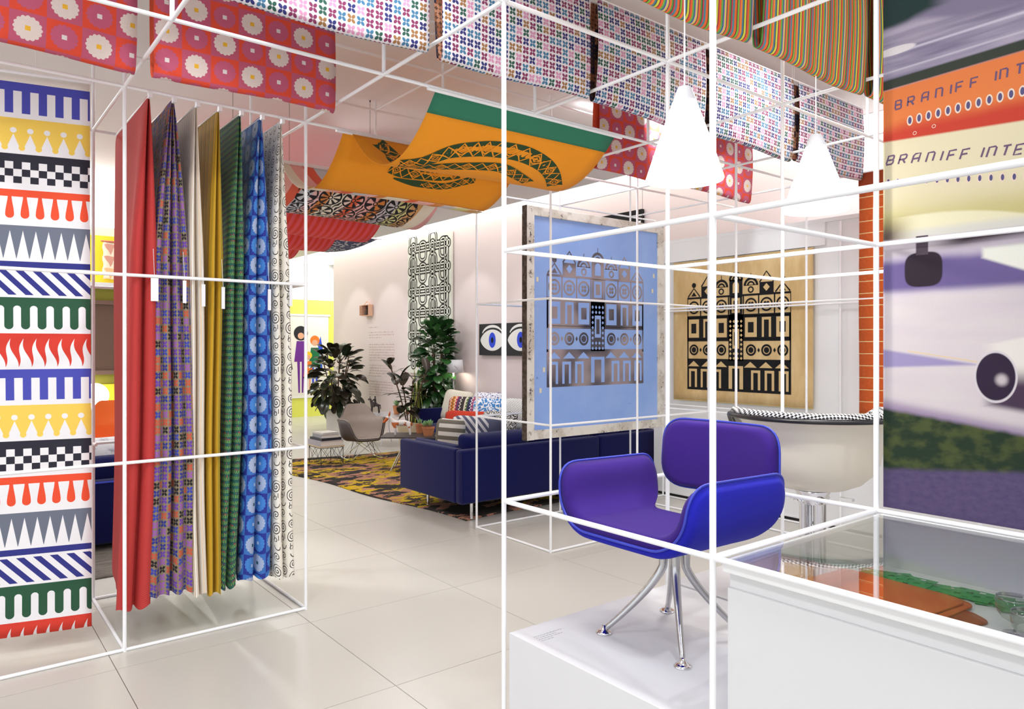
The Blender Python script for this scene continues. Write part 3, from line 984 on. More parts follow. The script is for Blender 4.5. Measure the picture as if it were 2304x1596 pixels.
def facade(mb, W, H, fn0, fn1):
    """ink = slot 0 on fn0, ground = slot 1 on fn1"""
    def rect(x0, y0, x1, y1, k): mb.poly([(x0 * W, y0 * H), (x1 * W, y0 * H), (x1 * W, y1 * H), (x0 * W, y1 * H)], fn1 if k else fn0, 1 if k else 0)
    def rect2(x0, y0, x1, y1): mb.poly([(x0 * W, y0 * H), (x1 * W, y0 * H), (x1 * W, y1 * H), (x0 * W, y1 * H)], lambda a, b: tuple(Vector(fn1(a, b)) * 2 - Vector(fn0(a, b))), 0)
    fn2 = lambda a, b: tuple(Vector(fn1(a, b)) * 2 - Vector(fn0(a, b)))
    rect(0, 0, 1, .235, 0)
    for k in range(8):
        if k == 3: rect(.43, .02, .57, .20, 1); rect2(.465, .02, .535, .18)
        elif k != 4:
            x = k * .125 + .02; rect(x, .02, x + .085, .17, 1); rect2(x + .022, .02, x + .063, .15)
    for k in range(6):
        x = (k if k < 3 else k + 1.0) * .142
        mb.poly([((x + .01) * W, .19 * H), ((x + .13) * W, .19 * H), ((x + .07) * W, .235 * H)], fn1, 1)
    rect(0, .235, .012, .60, 0); rect(.988, .235, 1, .60, 0)
    for y in (.235, .395, .585): rect(0, y, 1, y + .018, 0)
    for k in range(7):
        x = (k + .5) / 7
        if k == 3: continue
        mb.ring((x * W, .325 * H), .040 * W, .016 * W, fn0, 0, 24); mb.disc((x * W, .325 * H), .024 * W, fn0, 0, 20)
        if k < 6 and k != 2: mb.poly([((x + .0714 - .012) * W, .325 * H), ((x + .0714) * W, .307 * H), ((x + .0714 + .012) * W, .325 * H), ((x + .0714) * W, .343 * H)], fn0)
    for k in range(7):
        x = k / 7
        rect(x, .41, x + 1 / 7, .59, 0)
        if k == 3: continue
        if k % 2 == 0:
            rect(x + .016, .425, x + .127, .575, 1); rect2(x + .045, .46, x + .098, .54)
        else:
            rect(x + .03, .425, x + .113, .575, 1); rect2(x + .05, .425, x + .093, .555)
    # centre column of small lozenges
    rect(.428, .24, .572, .60, 0)
    for r in range(9):
        for cc in range(4):
            x, y = .447 + cc * .035, .26 + r * .036
            if cc in (1, 2) and 1 < r < 7: continue
            mb.poly([((x - .012) * W, y * H), (x * W, (y - .013) * H), ((x + .012) * W, y * H), (x * W, (y + .013) * H)], fn1, 1)
    rect(.468, .335, .532, .49, 1); rect2(.483, .36, .517, .465)
    # upper storey: rosettes between uprights
    for k in range(8): rect(k / 7 - .006 if k else 0, .60, k / 7 + .006 if k < 7 else 1, .745, 0)
    for k in range(7):
        x = (k + .5) / 7
        if k == 3: rect(x - .06, .6, x + .06, .745, 0); rect(x - .04, .615, x + .04, .73, 1); rect2(x - .022, .635, x + .022, .71); continue
        mb.ring((x * W, .672 * H), .050 * W, .014 * W, fn0, 0, 24)
        for q in range(4):
            a = q * PI / 2 + PI / 4; cx, cy = x * W + .018 * W * math.cos(a), .672 * H + .018 * W * math.sin(a)
            mb.disc((cx, cy), .012 * W, fn0, 0, 10)
    rect(0, .742, 1, .757, 0)
    # gables and domes of stepped height
    for k in range(7):
        x0, x1 = k / 7 + .008, (k + 1) / 7 - .008; xm = (x0 + x1) / 2
        if k in (0, 6):
            mb.ribbon([(x0 * W, .76 * H), (xm * W, .83 * H), (x1 * W, .76 * H)], .012 * W, fn0); mb.poly([((x0 + .035) * W, .765 * H), ((x1 - .035) * W, .765 * H), (xm * W, .80 * H)], fn0)
            mb.disc((xm * W, .855 * H), .022 * W, fn0)
        elif k in (1, 5):
            rect(x0, .757, x1, .84, 0); mb.poly([((xm - .03) * W, .80 * H), (xm * W, .77 * H), ((xm + .03) * W, .80 * H), (xm * W, .83 * H)], fn1, 1)
            mb.ribbon([(x0 * W, .84 * H), (xm * W, .92 * H), (x1 * W, .84 * H)], .012 * W, fn0)
        else:
            hb = .87 if k == 3 else .82
            rect(x0, .757, x1, hb, 0 if k == 3 else 1)
            if k != 3: mb.ring((xm * W, (.757 + hb) / 2 * H), .022 * W, .012 * W, fn2, 0)
            else: mb.poly([(a, b) for a, b in [((xm - .03) * W, .77 * H), ((xm + .03) * W, .77 * H)] + arc(xm * W, .83 * H, .03 * W, 0, 180, 10)], fn1, 1)
            for rr, wd in ((.058, .02), (.03, .014)):
                mb.ribbon(arc(xm * W, hb * H, rr * W, 0, 180, 16), wd * W, fn0)
            rect(x0, hb - .006, x1, hb + .006, 0)
            mb.ribbon([(xm * W, hb * H + .065 * W), (xm * W, hb * H + .10 * W)], .006 * W, fn0)


# blue silk-screen in its worn white wooden frame


def worn():
    x, y, z, p = objc()
    n = noise(p, 34.0, 5.0, .7); n2 = noise(p, 5.0, 3.0, .6)
    c = mixc(sm(.44, .62, n2), (226, 222, 214), (200, 192, 180))
    k = mx(sm(.57, .62, n) * sm(.48, .56, n2), sm(.50, .55, n) * sm(.025, .0, ab(x + .845 + (n2 - .5) * .06)) * sm(.42, .5, n2))
    return mixc(k, c, (52, 50, 62))


def wornside():
    x, y, z, p = objc()
    n = noise(p, 30.0, 5.0, .7)
    return mixc(sm(.45, .6, n), (62, 50, 42), (96, 82, 70))


def emul():
    x, y, z, p = objc()
    n = noise(p, 2.2, 4.0, .6)
    c = mixc(sm(.35, .7, n), (140, 174, 236), (154, 184, 240))
    return mixc(sm(.70, .74, noise(p, 14.0, 4.0, .6)), c, (112, 140, 206))


WORN = mat('worn_white_wood', worn, .75); WORNS = mat('bare_dark_wood', wornside, .85)
EMUL = mat('blue_emulsion', emul, .5, spec=.3)
t = thing('printing_screen', 'large blue printing screen in a worn white wooden frame', 'screen', (3.03, 3.5, .82))
def bar(x0, z0, x1, z1):
    m = MB().box(x0, -.03, z0, x1, .03, z1)
    for i in (4,): pass
    obj('frame_bar', m, WORN, t, bevel=.004)
obj('frame_bar', MB().box(-.888, -.03, 0, -.80, .03, 2.005), WORN, t, bevel=.004)
obj('frame_bar', MB().box(.80, -.03, 0, .888, .03, 2.005), WORN, t, bevel=.004)
obj('frame_bar', MB().box(-.80, -.029, .002, .80, .029, .082), WORN, t, bevel=.004)
obj('frame_bar', MB().box(-.80, -.029, 1.925, .80, .029, 2.003), WORN, t, bevel=.004)
tag(obj('bare_side', MB().box(-.8895, -.032, 0, -.886, .03, 2.005), WORNS, t), 'dark bare wood edge')
obj('mesh', MB().box(-.80, -.012, .08, .80, .006, 1.93), EMUL, t)


def seethru():
    x, y, z, p = objc()
    n = noise(p, 1.6, 2.0)
    return mixc(sm(.42, .58, n), (66, 66, 80), (160, 146, 150))


m = MB()
facade(m, 1.245, 1.31, lambda a, b: (a - .648, -.0135, b + .445), lambda a, b: (a - .648, -.0142, b + .445))
obj('print', m, [mat('open_mesh_print', seethru, .25, spec=.6), EMUL], t, smooth=False)
m = MB()
for x, z in ((-.72, .42), (-.68, .60), (.75, 1.5), (.73, 1.35), (-.755, 1.38)): m.box(x - .012, -.0145, z - .02, x + .012, -.0125, z + .02)
obj('tape_patch', m, mat('masking_tape', (226, 220, 196), .7), t)
m = MB()
for x in (-.6, .6): m.tube([(x, 0, 2.0), (x, 0, 2.78)], .0016, 5)
obj('hanging_wire', m, WIRE, t)

# ---------------------------------------------------------------- ochre cloth with the black facade on the white wall


def ochre():
    u, v, p = uv()
    n = noise(vec(u * 5.0, v * 1.6), 1.0, 5.0, .6); n2 = noise(vec(u * 90.0, v * 14.0), 1.0, 2.0)
    c = mixc(sm(.3, .7, n), (206, 172, 116), (226, 198, 146))
    return mulc(c, .92 + n2 * .16)


OCH = mat('ochre_linen', ochre, .85)
t = thing('castle_wall_hanging', 'ochre linen wall hanging block-printed in black on the white partition', 'wall hanging', (4.44, 2.98, 1.06))
pf = lambda off: (lambda a, b: (-.004 - off, .795 - a, b))
obj('cloth', MB().grid(lambda a, b: pf(0)(a * 1.59, b * 1.45), 24, 16, 0, lambda a, b: (a * 1.59, b * 1.45)), OCH, t, solid=.003, ang=180)
m = MB(); facade(m, 1.19, 1.27, lambda a, b: pf(.004)(a + .185, b + .115), lambda a, b: pf(.0052)(a + .185, b + .115))
obj('print', m, [BLACK, OCH], t, smooth=False)
obj('batten', MB().tube([(0, .80, 1.452), (0, -.80, 1.452)], .007, 8), mat('pale_wood', (206, 176, 120), .6), t)
obj('batten', MB().tube([(0, .79, 0.0), (0, -.79, 0.0)], .006, 8), mat('gold_rod', (214, 186, 110), .5), t)

# brick red textile with cream lines


def brickt():
    u, v, p = uv()
    n = noise(vec(u * 30.0, v * 300.0), 1.0, 2.0); n2 = noise(p, 40.0, 3.0)
    c = mixc(n2, (186, 74, 24), (214, 100, 36))
    ln = fract(v / .0955 + (n2 - .5) * .05)
    return mixc(ln < .07, mulc(c, .88 + n * .24), (232, 206, 150))


t = thing('brick_striped_hanging', 'tall rust orange woven hanging with thin cream lines beside the mural', 'wall hanging', (4.0, 1.1, 2.98))
obj('cloth', MB().grid(lambda a, b: (.004 * math.sin(b * 9), .45 - .9 * a, -1.92 * b), 8, 24, 0, lambda a, b: (a * .9, 1.92 * b + .02)), mat('rust_weave', brickt, .9), t, solid=.006, ang=180)
obj('hem', MB().box(-.012, -.45, -.14, -.004, .45, .016), mat('dark_rust', (140, 52, 14), .9), t)
obj('hanging_rod', MB().tube([(0, .47, .006), (0, -.47, .006)], .012, 10), mat('brass_rod', (220, 150, 50), .4), t)

# ---------------------------------------------------------------- plinths, showcase
t = thing('plinth', 'low white plinth under the violet armchair', 'plinth', (.5, .48, 0))
PLB = [obj('body', MB().box(-.497, -.50, 0, .492, .49, .482), WHITE, t, bevel=.002)]
m = MB(); rn = random.Random(4)
for k, (L_, y0) in enumerate(((.14, .39), (.10, .375), (.12, .36), (.06, .345))):
    x = 0
    while x < L_:
        d = rn.uniform(.004, .014); m.add([(-.45 + x, y0, .4826), (-.45 + x + d, y0, .4826), (-.45 + x + d, y0 + .0035, .4826), (-.45 + x, y0 + .0035, .4826)], [(0, 1, 2, 3)]); x += d + .004
obj('caption', m, mat('caption_ink', (170, 170, 174), .7), t, smooth=False)
t = thing('plinth', 'white plinth carrying the white shell chair', 'plinth', (1.5, .5, 0))
PLB.append(obj('body', MB().box(-.487, -.49, 0, .49, .49, .482), WHITE, t, bevel=.002))

GLASS = bpy.data.materials.new('case_glass'); GLASS.use_nodes = True; T = GLASS.node_tree
T.nodes.clear(); o_ = T.nodes.new('ShaderNodeOutputMaterial'); mx_ = T.nodes.new('ShaderNodeMixShader')
f_ = T.nodes.new('ShaderNodeLayerWeight'); f_.inputs[0].default_value = .5
tr_ = T.nodes.new('ShaderNodeBsdfTransparent'); tr_.inputs[0].default_value = (.97, .985, .98, 1)
gl_ = T.nodes.new('ShaderNodeBsdfGlossy'); gl_.inputs['Roughness'].default_value = .004
k_ = pw(V(f_.outputs['Facing']), 2.9) * .9 + .03
T.links.new(k_.s, mx_.inputs[0]); T.links.new(tr_.outputs[0], mx_.inputs[1]); T.links.new(gl_.outputs[0], mx_.inputs[2])
T.links.new(mx_.outputs[0], o_.inputs[0])
CASEW = mat('case_lacquer', (224, 224, 225), .4)
PLW = mat('plinth_lacquer', (226, 226, 228), .45)
for o_ in PLB: o_.data.materials[0] = PLW
t = thing('showcase', 'white showcase with a glass top in front of the mural', 'showcase', (.5, -1.1, 0))
obj('front_panel', MB().box(-.478, -1.1, 0, -.460, 1.065, .918), CASEW, t, bevel=.0015)
obj('recess_strip', MB().box(-.466, -1.1, .9185, -.456, 1.065, .963), CASEW, t)
obj('side_panel', MB().box(-.459, 1.045, 0, .47, 1.065, .80), CASEW, t)
obj('back_panel', MB().box(.47, -1.1, 0, .488, 1.065, .985), CASEW, t)
obj('well_floor', MB().box(-.459, -1.1, .79, .469, 1.044, .81), CASEW, t)
obj('rim', MB().box(-.490, -1.1, .963, -.468, 1.075, .991), WHITE, t, bevel=.003)
obj('rim', MB().box(-.467, 1.075, .972, .478, 1.09, .991), WHITE, t, bevel=.003)
obj('rim', MB().box(.462, -1.1, .986, .480, 1.07, .996), WHITE, t, bevel=.003)
obj('glass_top', MB().box(-.466, -1.1, .992, .46, 1.074, .998), GLASS, t)
obj('end_glass', MB().box(-.458, 1.052, .801, .468, 1.058, .984), GLASS, t)

FELT = mat('orange_felt', speckle((196, 92, 34), .12, 200), .95); FELT2 = mat('dark_orange_felt', speckle((150, 58, 26), .12, 200), .95)


def felt_shape(n=60):
    pts = roundpoly([(-.15, -.20), (.15, -.21), (.16, .20), (-.15, .21)], .05, 8)
    return [(x + .009 * math.sin(y * 46 + 1) * (1 if abs(x) > .1 else 0), y + .009 * math.sin(x * 44) * (1 if abs(y) > .15 else 0)) for x, y in pts]


def slab(outline, z0, z1, fn=None, mi=0):
    m = MB(); k = len(outline)
    m.add([(x, y, z0) for x, y in outline] + [(x, y, z1) for x, y in outline],
          [tuple(range(k - 1, -1, -1)), tuple(range(k, 2 * k))] + [(i, (i + 1) % k, k + (i + 1) % k, k + i) for i in range(k)], mi)
    return m


def felt(loc, rz, mt, lab):
    o = obj('felt_mat', slab(felt_shape(), 0, .006), mt, bevel=.002); o.location = loc; o.rotation_euler = (0, 0, rz)
    tag(o, lab, 'placemat', 'orange felt mats in the showcase')


felt((.545, -.27, .8105), -.16, FELT2, 'darkest orange felt mat at the bottom of the stack in the showcase')
felt((.598, -.215, .817), .05, FELT, 'middle orange felt mat of the stack in the showcase')
felt((.592, -.19, .8235), .0, FELT, 'topmost orange felt mat of the stack in the showcase')
GRC = mat('green_paper', (52, 148, 78), .7)


def green_sheet(seed):
    """a green paper square with lozenges cut out of it"""
    m = MB(); n = 4; s = .056; h = .0016
    xs = [-s + 2 * s * i / n for i in range(n + 1)]
    for i in range(n):
        for j in range(n):
            x0, x1, y0, y1 = xs[i], xs[i + 1], xs[j], xs[j + 1]; cx, cy = (x0 + x1) / 2, (y0 + y1) / 2
            o = [(x0, y0), (x1, y0), (x1, y1), (x0, y1)]
            if (i + j) % 2 == 0 and 0 < i + j < 2 * n - 1: q = [(lerp(cx, a, .66), lerp(cy, b, .66)) for a, b in o]
            else:
                m.box(x0, y0, 0, x1, y1, h); continue
            vs = [(a, b, z) for z in (0, h) for a, b in o + q]
            fs = []
            for k in range(4):
                k2 = (k + 1) % 4
                fs += [(k, 4 + k, 4 + k2, k2), (8 + k, 8 + k2, 12 + k2, 12 + k), (4 + k, 12 + k, 12 + k2, 4 + k2), (k, k2, 8 + k2, 8 + k)]
            m.add(vs, fs)
    return m.mesh('green_paper_sheet')


gm = green_sheet(0); gm.materials.append(GRC)
ORD = ['first', 'second', 'third', 'fourth', 'fifth', 'sixth', 'seventh', 'eighth', 'ninth', 'tenth']
for k in range(9):
    o = bpy.data.objects.new('green_paper', gm); C.objects.link(o)
    o.location = (.832 + .012 * math.sin(k * 1.4), -.085 - .06 * k, .8108 + .0017 * (k % 3) + .0004 * k); o.rotation_euler = (0, 0, .35 + .35 * math.sin(k * 2.1))
    tag(o, 'green cut paper square in the showcase, %s along the row from the mural post' % ORD[k], 'paper', 'row of green cut papers')

CLEAR = bpy.data.materials.new('clear_glass'); CLEAR.use_nodes = True
bb = CLEAR.node_tree.nodes['Principled BSDF']; bb.inputs['Transmission Weight'].default_value = 1; bb.inputs['Roughness'].default_value = 0.0; bb.inputs['IOR'].default_value = 1.45


THIN = GLASS.copy(); THIN.name = 'thin_glass'
for n_ in THIN.node_tree.nodes:
    if n_.type == 'MATH' and n_.operation == 'ADD': n_.inputs[1].default_value = .10
    if n_.type == 'BSDF_TRANSPARENT': n_.inputs[0].default_value = (.90, .92, .92, 1)


def wineglass(loc, lab):
    t = thing('wine_glass', lab, 'glass', loc, 0, 'stemmed glasses in the showcase')
    p = [(.032, .001), (.006, .004), (.004, .012), (.004, .024), (.014, .032), (.034, .044), (.046, .062), (.049, .080), (.047, .100)]
    obj('bowl', MB().lathe([(0, .001)] + p, 48), THIN, t, ang=180)
    obj('rim', MB().tube([(.047 * math.cos(2 * PI * k / 40), .047 * math.sin(2 * PI * k / 40), .100) for k in range(40)], .0014, 6, closed=True), CLEAR, t)


wineglass((.60, -.575, .8105), 'stemmed clear glass in the showcase beside the green papers')
wineglass((.497, -.645, .8105), 'stemmed clear glass nearest the front of the showcase')

# ---------------------------------------------------------------- cone pendants
LIT = mat('lit_shade', (250, 250, 250), .5, emit=(255, 252, 246), es=3.2)
CAPM = mat('shade_cap', (226, 226, 230), .4)
for x, y, z, lab in ((.5, .5, 2.262, 'lit white cone pendant lamp above the violet armchair'), (1.5, .52, 2.262, 'lit white cone pendant lamp above the white shell chair')):
    t = thing('cone_pendant', lab, 'lamp', (x, y, z), 0, 'white cone pendant lamps')
    obj('shade', MB().lathe([(.138, .004), (.146, .0), (.149, .006), (.108, .13), (.046, .305), (.043, .307), (.105, .13), (.138, .006)], 48), LIT, t)
    obj('cap', MB().lathe([(.0455, .300), (.043, .318), (.027, .358), (.024, .362), (0, .363)], 32), CAPM, t)
    obj('cord', MB().tube([(0, 0, .36), (0, 0, 3.6 - z)], .0028, 8), RAIL, t)
    obj('bulb', MB().lathe([(0, .09), (.03, .10), (.042, .13), (.03, .17), (.014, .2), (0, .2)], 16), LIT, t)
    l = bpy.data.lights.new('bulb_light', 'POINT'); l.energy = 14; l.shadow_soft_size = .05; l.color = (1, .95, .88)
    lo = bpy.data.objects.new('bulb_light', l); C.objects.link(lo); lo.location = (x, y, z - .06)

# ---------------------------------------------------------------- violet armchair on the front plinth


def fabric(c, c2=None, amt=.1):
    c2 = c2 or c
    def f():
        x, y, z, p = objc()
        n = noise(p, 320.0, 2.0); n2 = noise(p, 8.0, 2.0)
        return mulc(mixc(n2, c, c2), (1 - amt) + n * 2 * amt)
    return f


VIO = mat('violet_wool', fabric((54, 31, 116), (58, 32, 122)), .9, spec=.15, sheen=.06)
BLU = mat('blue_wool', fabric((34, 36, 172), (30, 32, 162)), .9, spec=.15, sheen=.05)
PIPE = mat('blue_piping', (50, 62, 180), .45)


def dens(pts, st=.018):
    out = []
    for i in range(len(pts)):
        a, b = pts[i], pts[(i + 1) % len(pts)]
        n = max(1, int(math.hypot(b[0] - a[0], b[1] - a[1]) / st))
        for k in range(n): out.append((lerp(a[0], b[0], k / n), lerp(a[1], b[1], k / n)))
    return out


def ucurve(s, h, s1=.158, r=.155, amax=1.42):
    q = abs(s); sg = 1 if s >= 0 else -1; L1 = r * amax
    if q < s1: y, z, a = q, 0.0, 0.0
    elif q < s1 + L1: a = (q - s1) / r; y = s1 + r * math.sin(a); z = r * (1 - math.cos(a))
    else: a = amax; e = q - s1 - L1; y = s1 + r * math.sin(a) + e * math.cos(a); z = r * (1 - math.cos(a)) + e * math.sin(a)
    return sg * (y - math.sin(a) * h), z + math.cos(a) * h


t = thing('violet_armchair', 'violet and blue wool armchair with U-shaped seat on the front plinth', 'chair', (.488, .540, .482))
Z0 = .425
out = [(-.492, .0), (.492, .0), (.492, .565), (.33, .575), (.22, .44), (-.22, .44), (-.33, .575), (-.492, .565)]
rs = [.10, .10, .085, .14, .10, .10, .14, .085]
ol = dens(roundpoly(out, rs, 8))
PU = lambda sg, dz: (lambda s, x, h: (lambda q: (x - .315 - .02 * (1 - (s / .5) ** 2), q[0], q[1] + Z0 + dz - .02 * x))(ucurve(s, sg * h)))
oi = [(s * .992, .24 + (x - .24) * .992) for s, x in ol]
obj('seat_pad', pad(oi, PU(1, .006), .042, 18, .86, c=(0, .24)), VIO, t, ang=180)
obj('seat_shell', pad(ol, PU(-1, 0), .028, 18, .84, under=.006, c=(0, .24)), BLU, t, ang=180)
obj('piping', MB().tube([PU(1, .002)(s, x, .002) for s, x in ol], .0048, 8, closed=True), PIPE, t, ang=180)
bo = dens(roundpoly([(-.295, -.15), (.295, -.15), (.285, .148), (-.285, .148)], [.12, .12, .10, .10], 8))
PB = lambda sg: (lambda a, b, h: (.335 - sg * h + .05 * b - .10 * (a / .3) ** 2 * .4, a + .018, Z0 + .245 + b))
obj('back_pad', pad([(a * .992, b * .985) for a, b in bo], PB(1), .042, 16, .84), VIO, t, ang=180)
obj('back_shell', pad(bo, PB(-1), .03, 16, .82, under=.005), BLU, t, ang=180)
obj('piping', MB().tube([PB(1)(a, b, .001) for a, b in bo], .0045, 8, closed=True), PIPE, t, ang=180)
m = MB()
for y in (-.06, .09): m.tube([(.02, y, Z0 - .035), (.22, y, Z0 - .04), (.335, y, Z0 + .01), (.375, y, Z0 + .12), (.385, y, Z0 + .22)], .012, 10)
obj('back_bracket', m, CHROME, t, ang=180)
obj('collar', MB().box(-.036, -.036, Z0 - .085, .036, .036, Z0 - .055).box(-.03, -.03, Z0 - .053, .03, .03, Z0 - .045), ALU, t, bevel=.004)
obj('mount_plate', MB().box(-.10, -.10, Z0 - .036, .10, .10, Z0 - .028), DARK, t, bevel=.003)
for sx, sy in ((-1, 1), (-1, -1), (1, 1), (1, -1)):
    fx, fy = sx * .192, sy * .195
    pts = []
    for k in range(17):
        u_ = k / 16; z = lerp(Z0 - .03, .012, u_)
        e = 0 if u_ < .3 else ((u_ - .3) / .7)
        f = .155 + .845 * (e ** 1.3)
        if u_ < .3: f = .155
        pts.append((fx * f, fy * f, z))
    lg = obj('leg', MB().tube(pts, [.0205 - .0105 * (k / 16) for k in range(17)], 12), ALU, t, ang=180)
    obj('foot', MB().lathe([(0, 0), (.032, 0), (.033, .004), (.025, .010), (.012, .018), (.009, .03), (0, .032)], 20, c=(fx, fy, .0005)), CHROME, lg, ang=180)

# ---------------------------------------------------------------- white shell chair on the second plinth
SHELL = mat('cream_fibreglass', (224, 216, 200), .38, coat=.15)


def checks():
    u, v, p = uv()
    k = mod(floor(u * 95.0) + floor(v * 95.0), 2.0)
    return mixc(k, (32, 30, 34), (232, 230, 228))


CHK = mat('black_white_check', checks, .85)
t = thing('shell_chair', 'white moulded shell chair with black rim and checked upholstery seen from behind', 'chair', (1.5, .535, .482))
prof = [(0, .462), (.08, .462), (.16, .474), (.220, .500), (.266, .542), (.294, .595), (.308, .655), (.315, .715), (.323, .755), (.340, .782), (.366, .800), (.392, .812)]
FA = math.radians(48)


def shellz(x, y, z):
    """lower towards the open front, which faces away from the photograph's side"""
    d = (x * math.cos(FA) + y * math.sin(FA)) / .39
    k = max(0, min(1, (d - .15) / .85)); k = k * k * (3 - 2 * k)
    return (x, y, z - max(0, z - .50) * .62 * k)


def lath(prof, n, f, mi=0, uvr=False):
    m = MB().lathe(prof, n, mi, sx=.97, sy=.97)
    m.v = [f(*p) for p in m.v]
    if uvr: m.uv = [(p[0] + p[2] * .4, p[1] + p[2] * .4) for p in m.v]
    return m


obj('shell', lath(prof, 64, shellz), SHELL, t, ang=180, solid=.006)
m = MB().lathe([(.386, .808), (.391, .802), (.400, .802), (.405, .810), (.402, .819), (.392, .822), (.386, .818), (.386, .808)], 64, sx=.97, sy=.97)
m.v = [shellz(*p) for p in m.v]; obj('rim', m, mat('black_vinyl_rim', (28, 26, 30), .3), t, ang=180)
obj('upholstery', lath([(.390, .824), (.378, .842), (.352, .846), (.328, .825), (.312, .75), (.300, .64), (.26, .55), (.14, .515), (0, .51)], 64, shellz, 0, True), CHK, t, ang=180)
obj('mount', MB().lathe([(.085, .455), (.075, .440), (.062, .405), (.058, .39), (0, .39)], 32), CHROME, t, ang=60)
obj('bolt', MB().box(-.19, -.012, .430, -.12, .012, .442).box(-.02, -.2, .43, .004, -.14, .442), CHROME, t)
for k in range(4):
    a = PI / 4 + k * PI / 2 + .25
    x, y = .045 * math.cos(a), .045 * math.sin(a)
    obj('column', MB().tube([(x * 1.5, y * 1.5, .425), (x, y, .39), (x, y, .06), (x * 1.3, y * 1.3, .025)], .021, 16), CHROME, t, ang=180)
obj('base', MB().lathe([(0, .0005), (.22, .0005), (.22, .008), (.12, .018), (.07, .03), (0, .03)], 40), CHROME, t, ang=60)

# ---------------------------------------------------------------- lounge: rug, sofas, cushions


def rugcol():
    x, y, z, p = objc()
    q = vec(x * .55 + noise(p, 14.0, 5.0) * .10, y * .95 + noise(p, 16.0, 5.0) * .10)
    n = noise(q, 1.7, 4.0, .6); n2 = noise(q, 2.6, 3.0, .6)
    c = ramp(n, [(58, 54, 52, .44), (168, 120, 100, .045), (196, 164, 44, .04), (74, 64, 54, .035), (206, 170, 34, .06), (184, 132, 112, .08), (66, 58, 54, .3)])
    c = mixc(n2 > .575, c, (54, 50, 48)); c = mixc(n2 < .33, c, (200, 166, 40))
    c = mixc((x + y * .105 + noise(p, 4.0, 3.0) * .16) < -1.02, c, (64, 58, 52))
    g = noise(vec(x * 60.0, y * 160.0), 1.0, 3.0)
    return mulc(c, .6 + g * .8)


RUGM = mat('patched_rug', rugcol, .95, spec=.1, bump=lambda: noise(objc()[3], 70.0, 3.0), bs=.8)
rp = [(2.07, 4.27), (4.96, 4.50), (4.96, 8.42), (1.62, 8.93)]


def rugp(a, b):
    x = lerp(lerp(rp[0][0], rp[1][0], a), lerp(rp[3][0], rp[2][0], a), b); y = lerp(lerp(rp[0][1], rp[1][1], a), lerp(rp[3][1], rp[2][1], a), b)
    return x + .03 * math.sin(b * 14) * (1 - a) ** 3 - 3, y + .02 * math.sin(a * 11) - 6, .011


m = MB().grid(rugp, 40, 50)
rg = obj('rug', m, RUGM); q = rg.modifiers.new('t', 'SOLIDIFY'); q.thickness = .010; q.offset = -1; rg.location = (3, 6, 0)
tag(rg, 'patchy yellow, pink and charcoal rug under the sofas', 'rug')
SOFA = mat('blue_sofa_wool', fabric((20, 24, 82), (18, 21, 76), .14), .92, spec=.12, sheen=.15)
SEAM = mat('sofa_seam', (20, 22, 70), .9)


def rb(name, x0, y0, z0, x1, y1, z1, parent, m=SOFA, r=.03):
    o = obj(name, MB().box(x0, y0, z0, x1, y1, z1), m, parent, ang=180); q = o.modifiers.new('bev', 'BEVEL'); q.width = r; q.segments = 4; q.limit_method = 'NONE'
    return o


def soft(name, cx, cy, cz, sx, sy, sz, parent, m=SOFA, axis='z', r=.05):
    """a plump cushion block; axis is the direction of its swell"""
    ol = dens(roundpoly([(-sx / 2, -sy / 2), (sx / 2, -sy / 2), (sx / 2, sy / 2), (-sx / 2, sy / 2)], r, 5), .09)
    P = {'z': lambda a, b, h: (cx + a, cy + b, cz + h), 'y': lambda a, b, h: (cx + a, cy + h, cz + b), 'x': lambda a, b, h: (cx + h, cy + a, cz + b)}[axis]
    return obj(name, pad(ol, P, sz / 2, 9, .35, sz / 2), m, parent, ang=180)


def sofa(name, label, L, loc, rz, cushions=3, bolster=True, seam=None, depth=1.14):
    """local frame: back along x at y=0, seat towards +y"""
    t = thing(name, label, 'sofa', loc, rz)
    H, B = .668, .165
    if seam:
        rb('back_panel', 0, 0, B, seam - .004, .11, H, t); rb('back_panel', seam + .004, 0, B, L, .11, H, t)
    else: rb('back_panel', 0, 0, B, L, .11, H, t)
    rb('arm', 0, .112, B, .10, depth, H, t, r=.022); rb('arm', L - .10, .112, B, L, depth, H, t, r=.022)
    obj('piping', MB().tube([(.004, .004, B + .02), (-.001, .004, H - .02)], .005, 6), SEAM, t)
    rb('base', .10, .11, B, L - .10, depth - .02, B + .13, t, r=.02)
    w_ = (L - .2) / cushions
    for k in range(cushions):
        soft('seat_cushion', .10 + w_ * (k + .5), .62, B + .20, w_ - .01, depth - .16, .20, t)
        soft('back_cushion', .10 + w_ * (k + .5), .215, B + .415, w_ - .02, .42, .26, t, axis='y')
    if bolster: soft('arm_cushion', .165, .66, B + .38, .86, .27, .17, t, axis='x')
    for x, y in ((.16, .07), (.16, depth - .30), (L - .16, .07), (L - .16, depth - .30), (L / 2, .07)):
        obj('leg', MB().tube([(x, y, .0125), (x, y, B + .01)], .016, 12).tube([(x, y, .0125), (x, y, .02)], .022, 12), CHROME, t)
    return t


sofa('sofa', 'long deep blue sofa seen from behind, back to the blue printing screen', 2.78, (1.98, 4.21, 0), 0, 3, True, 1.78)
sofa('sofa', 'deep blue sofa loaded with patterned cushions against the pink wall', 2.75, (4.965, 5.70, 0), PI / 2, 3, False, None, .93)


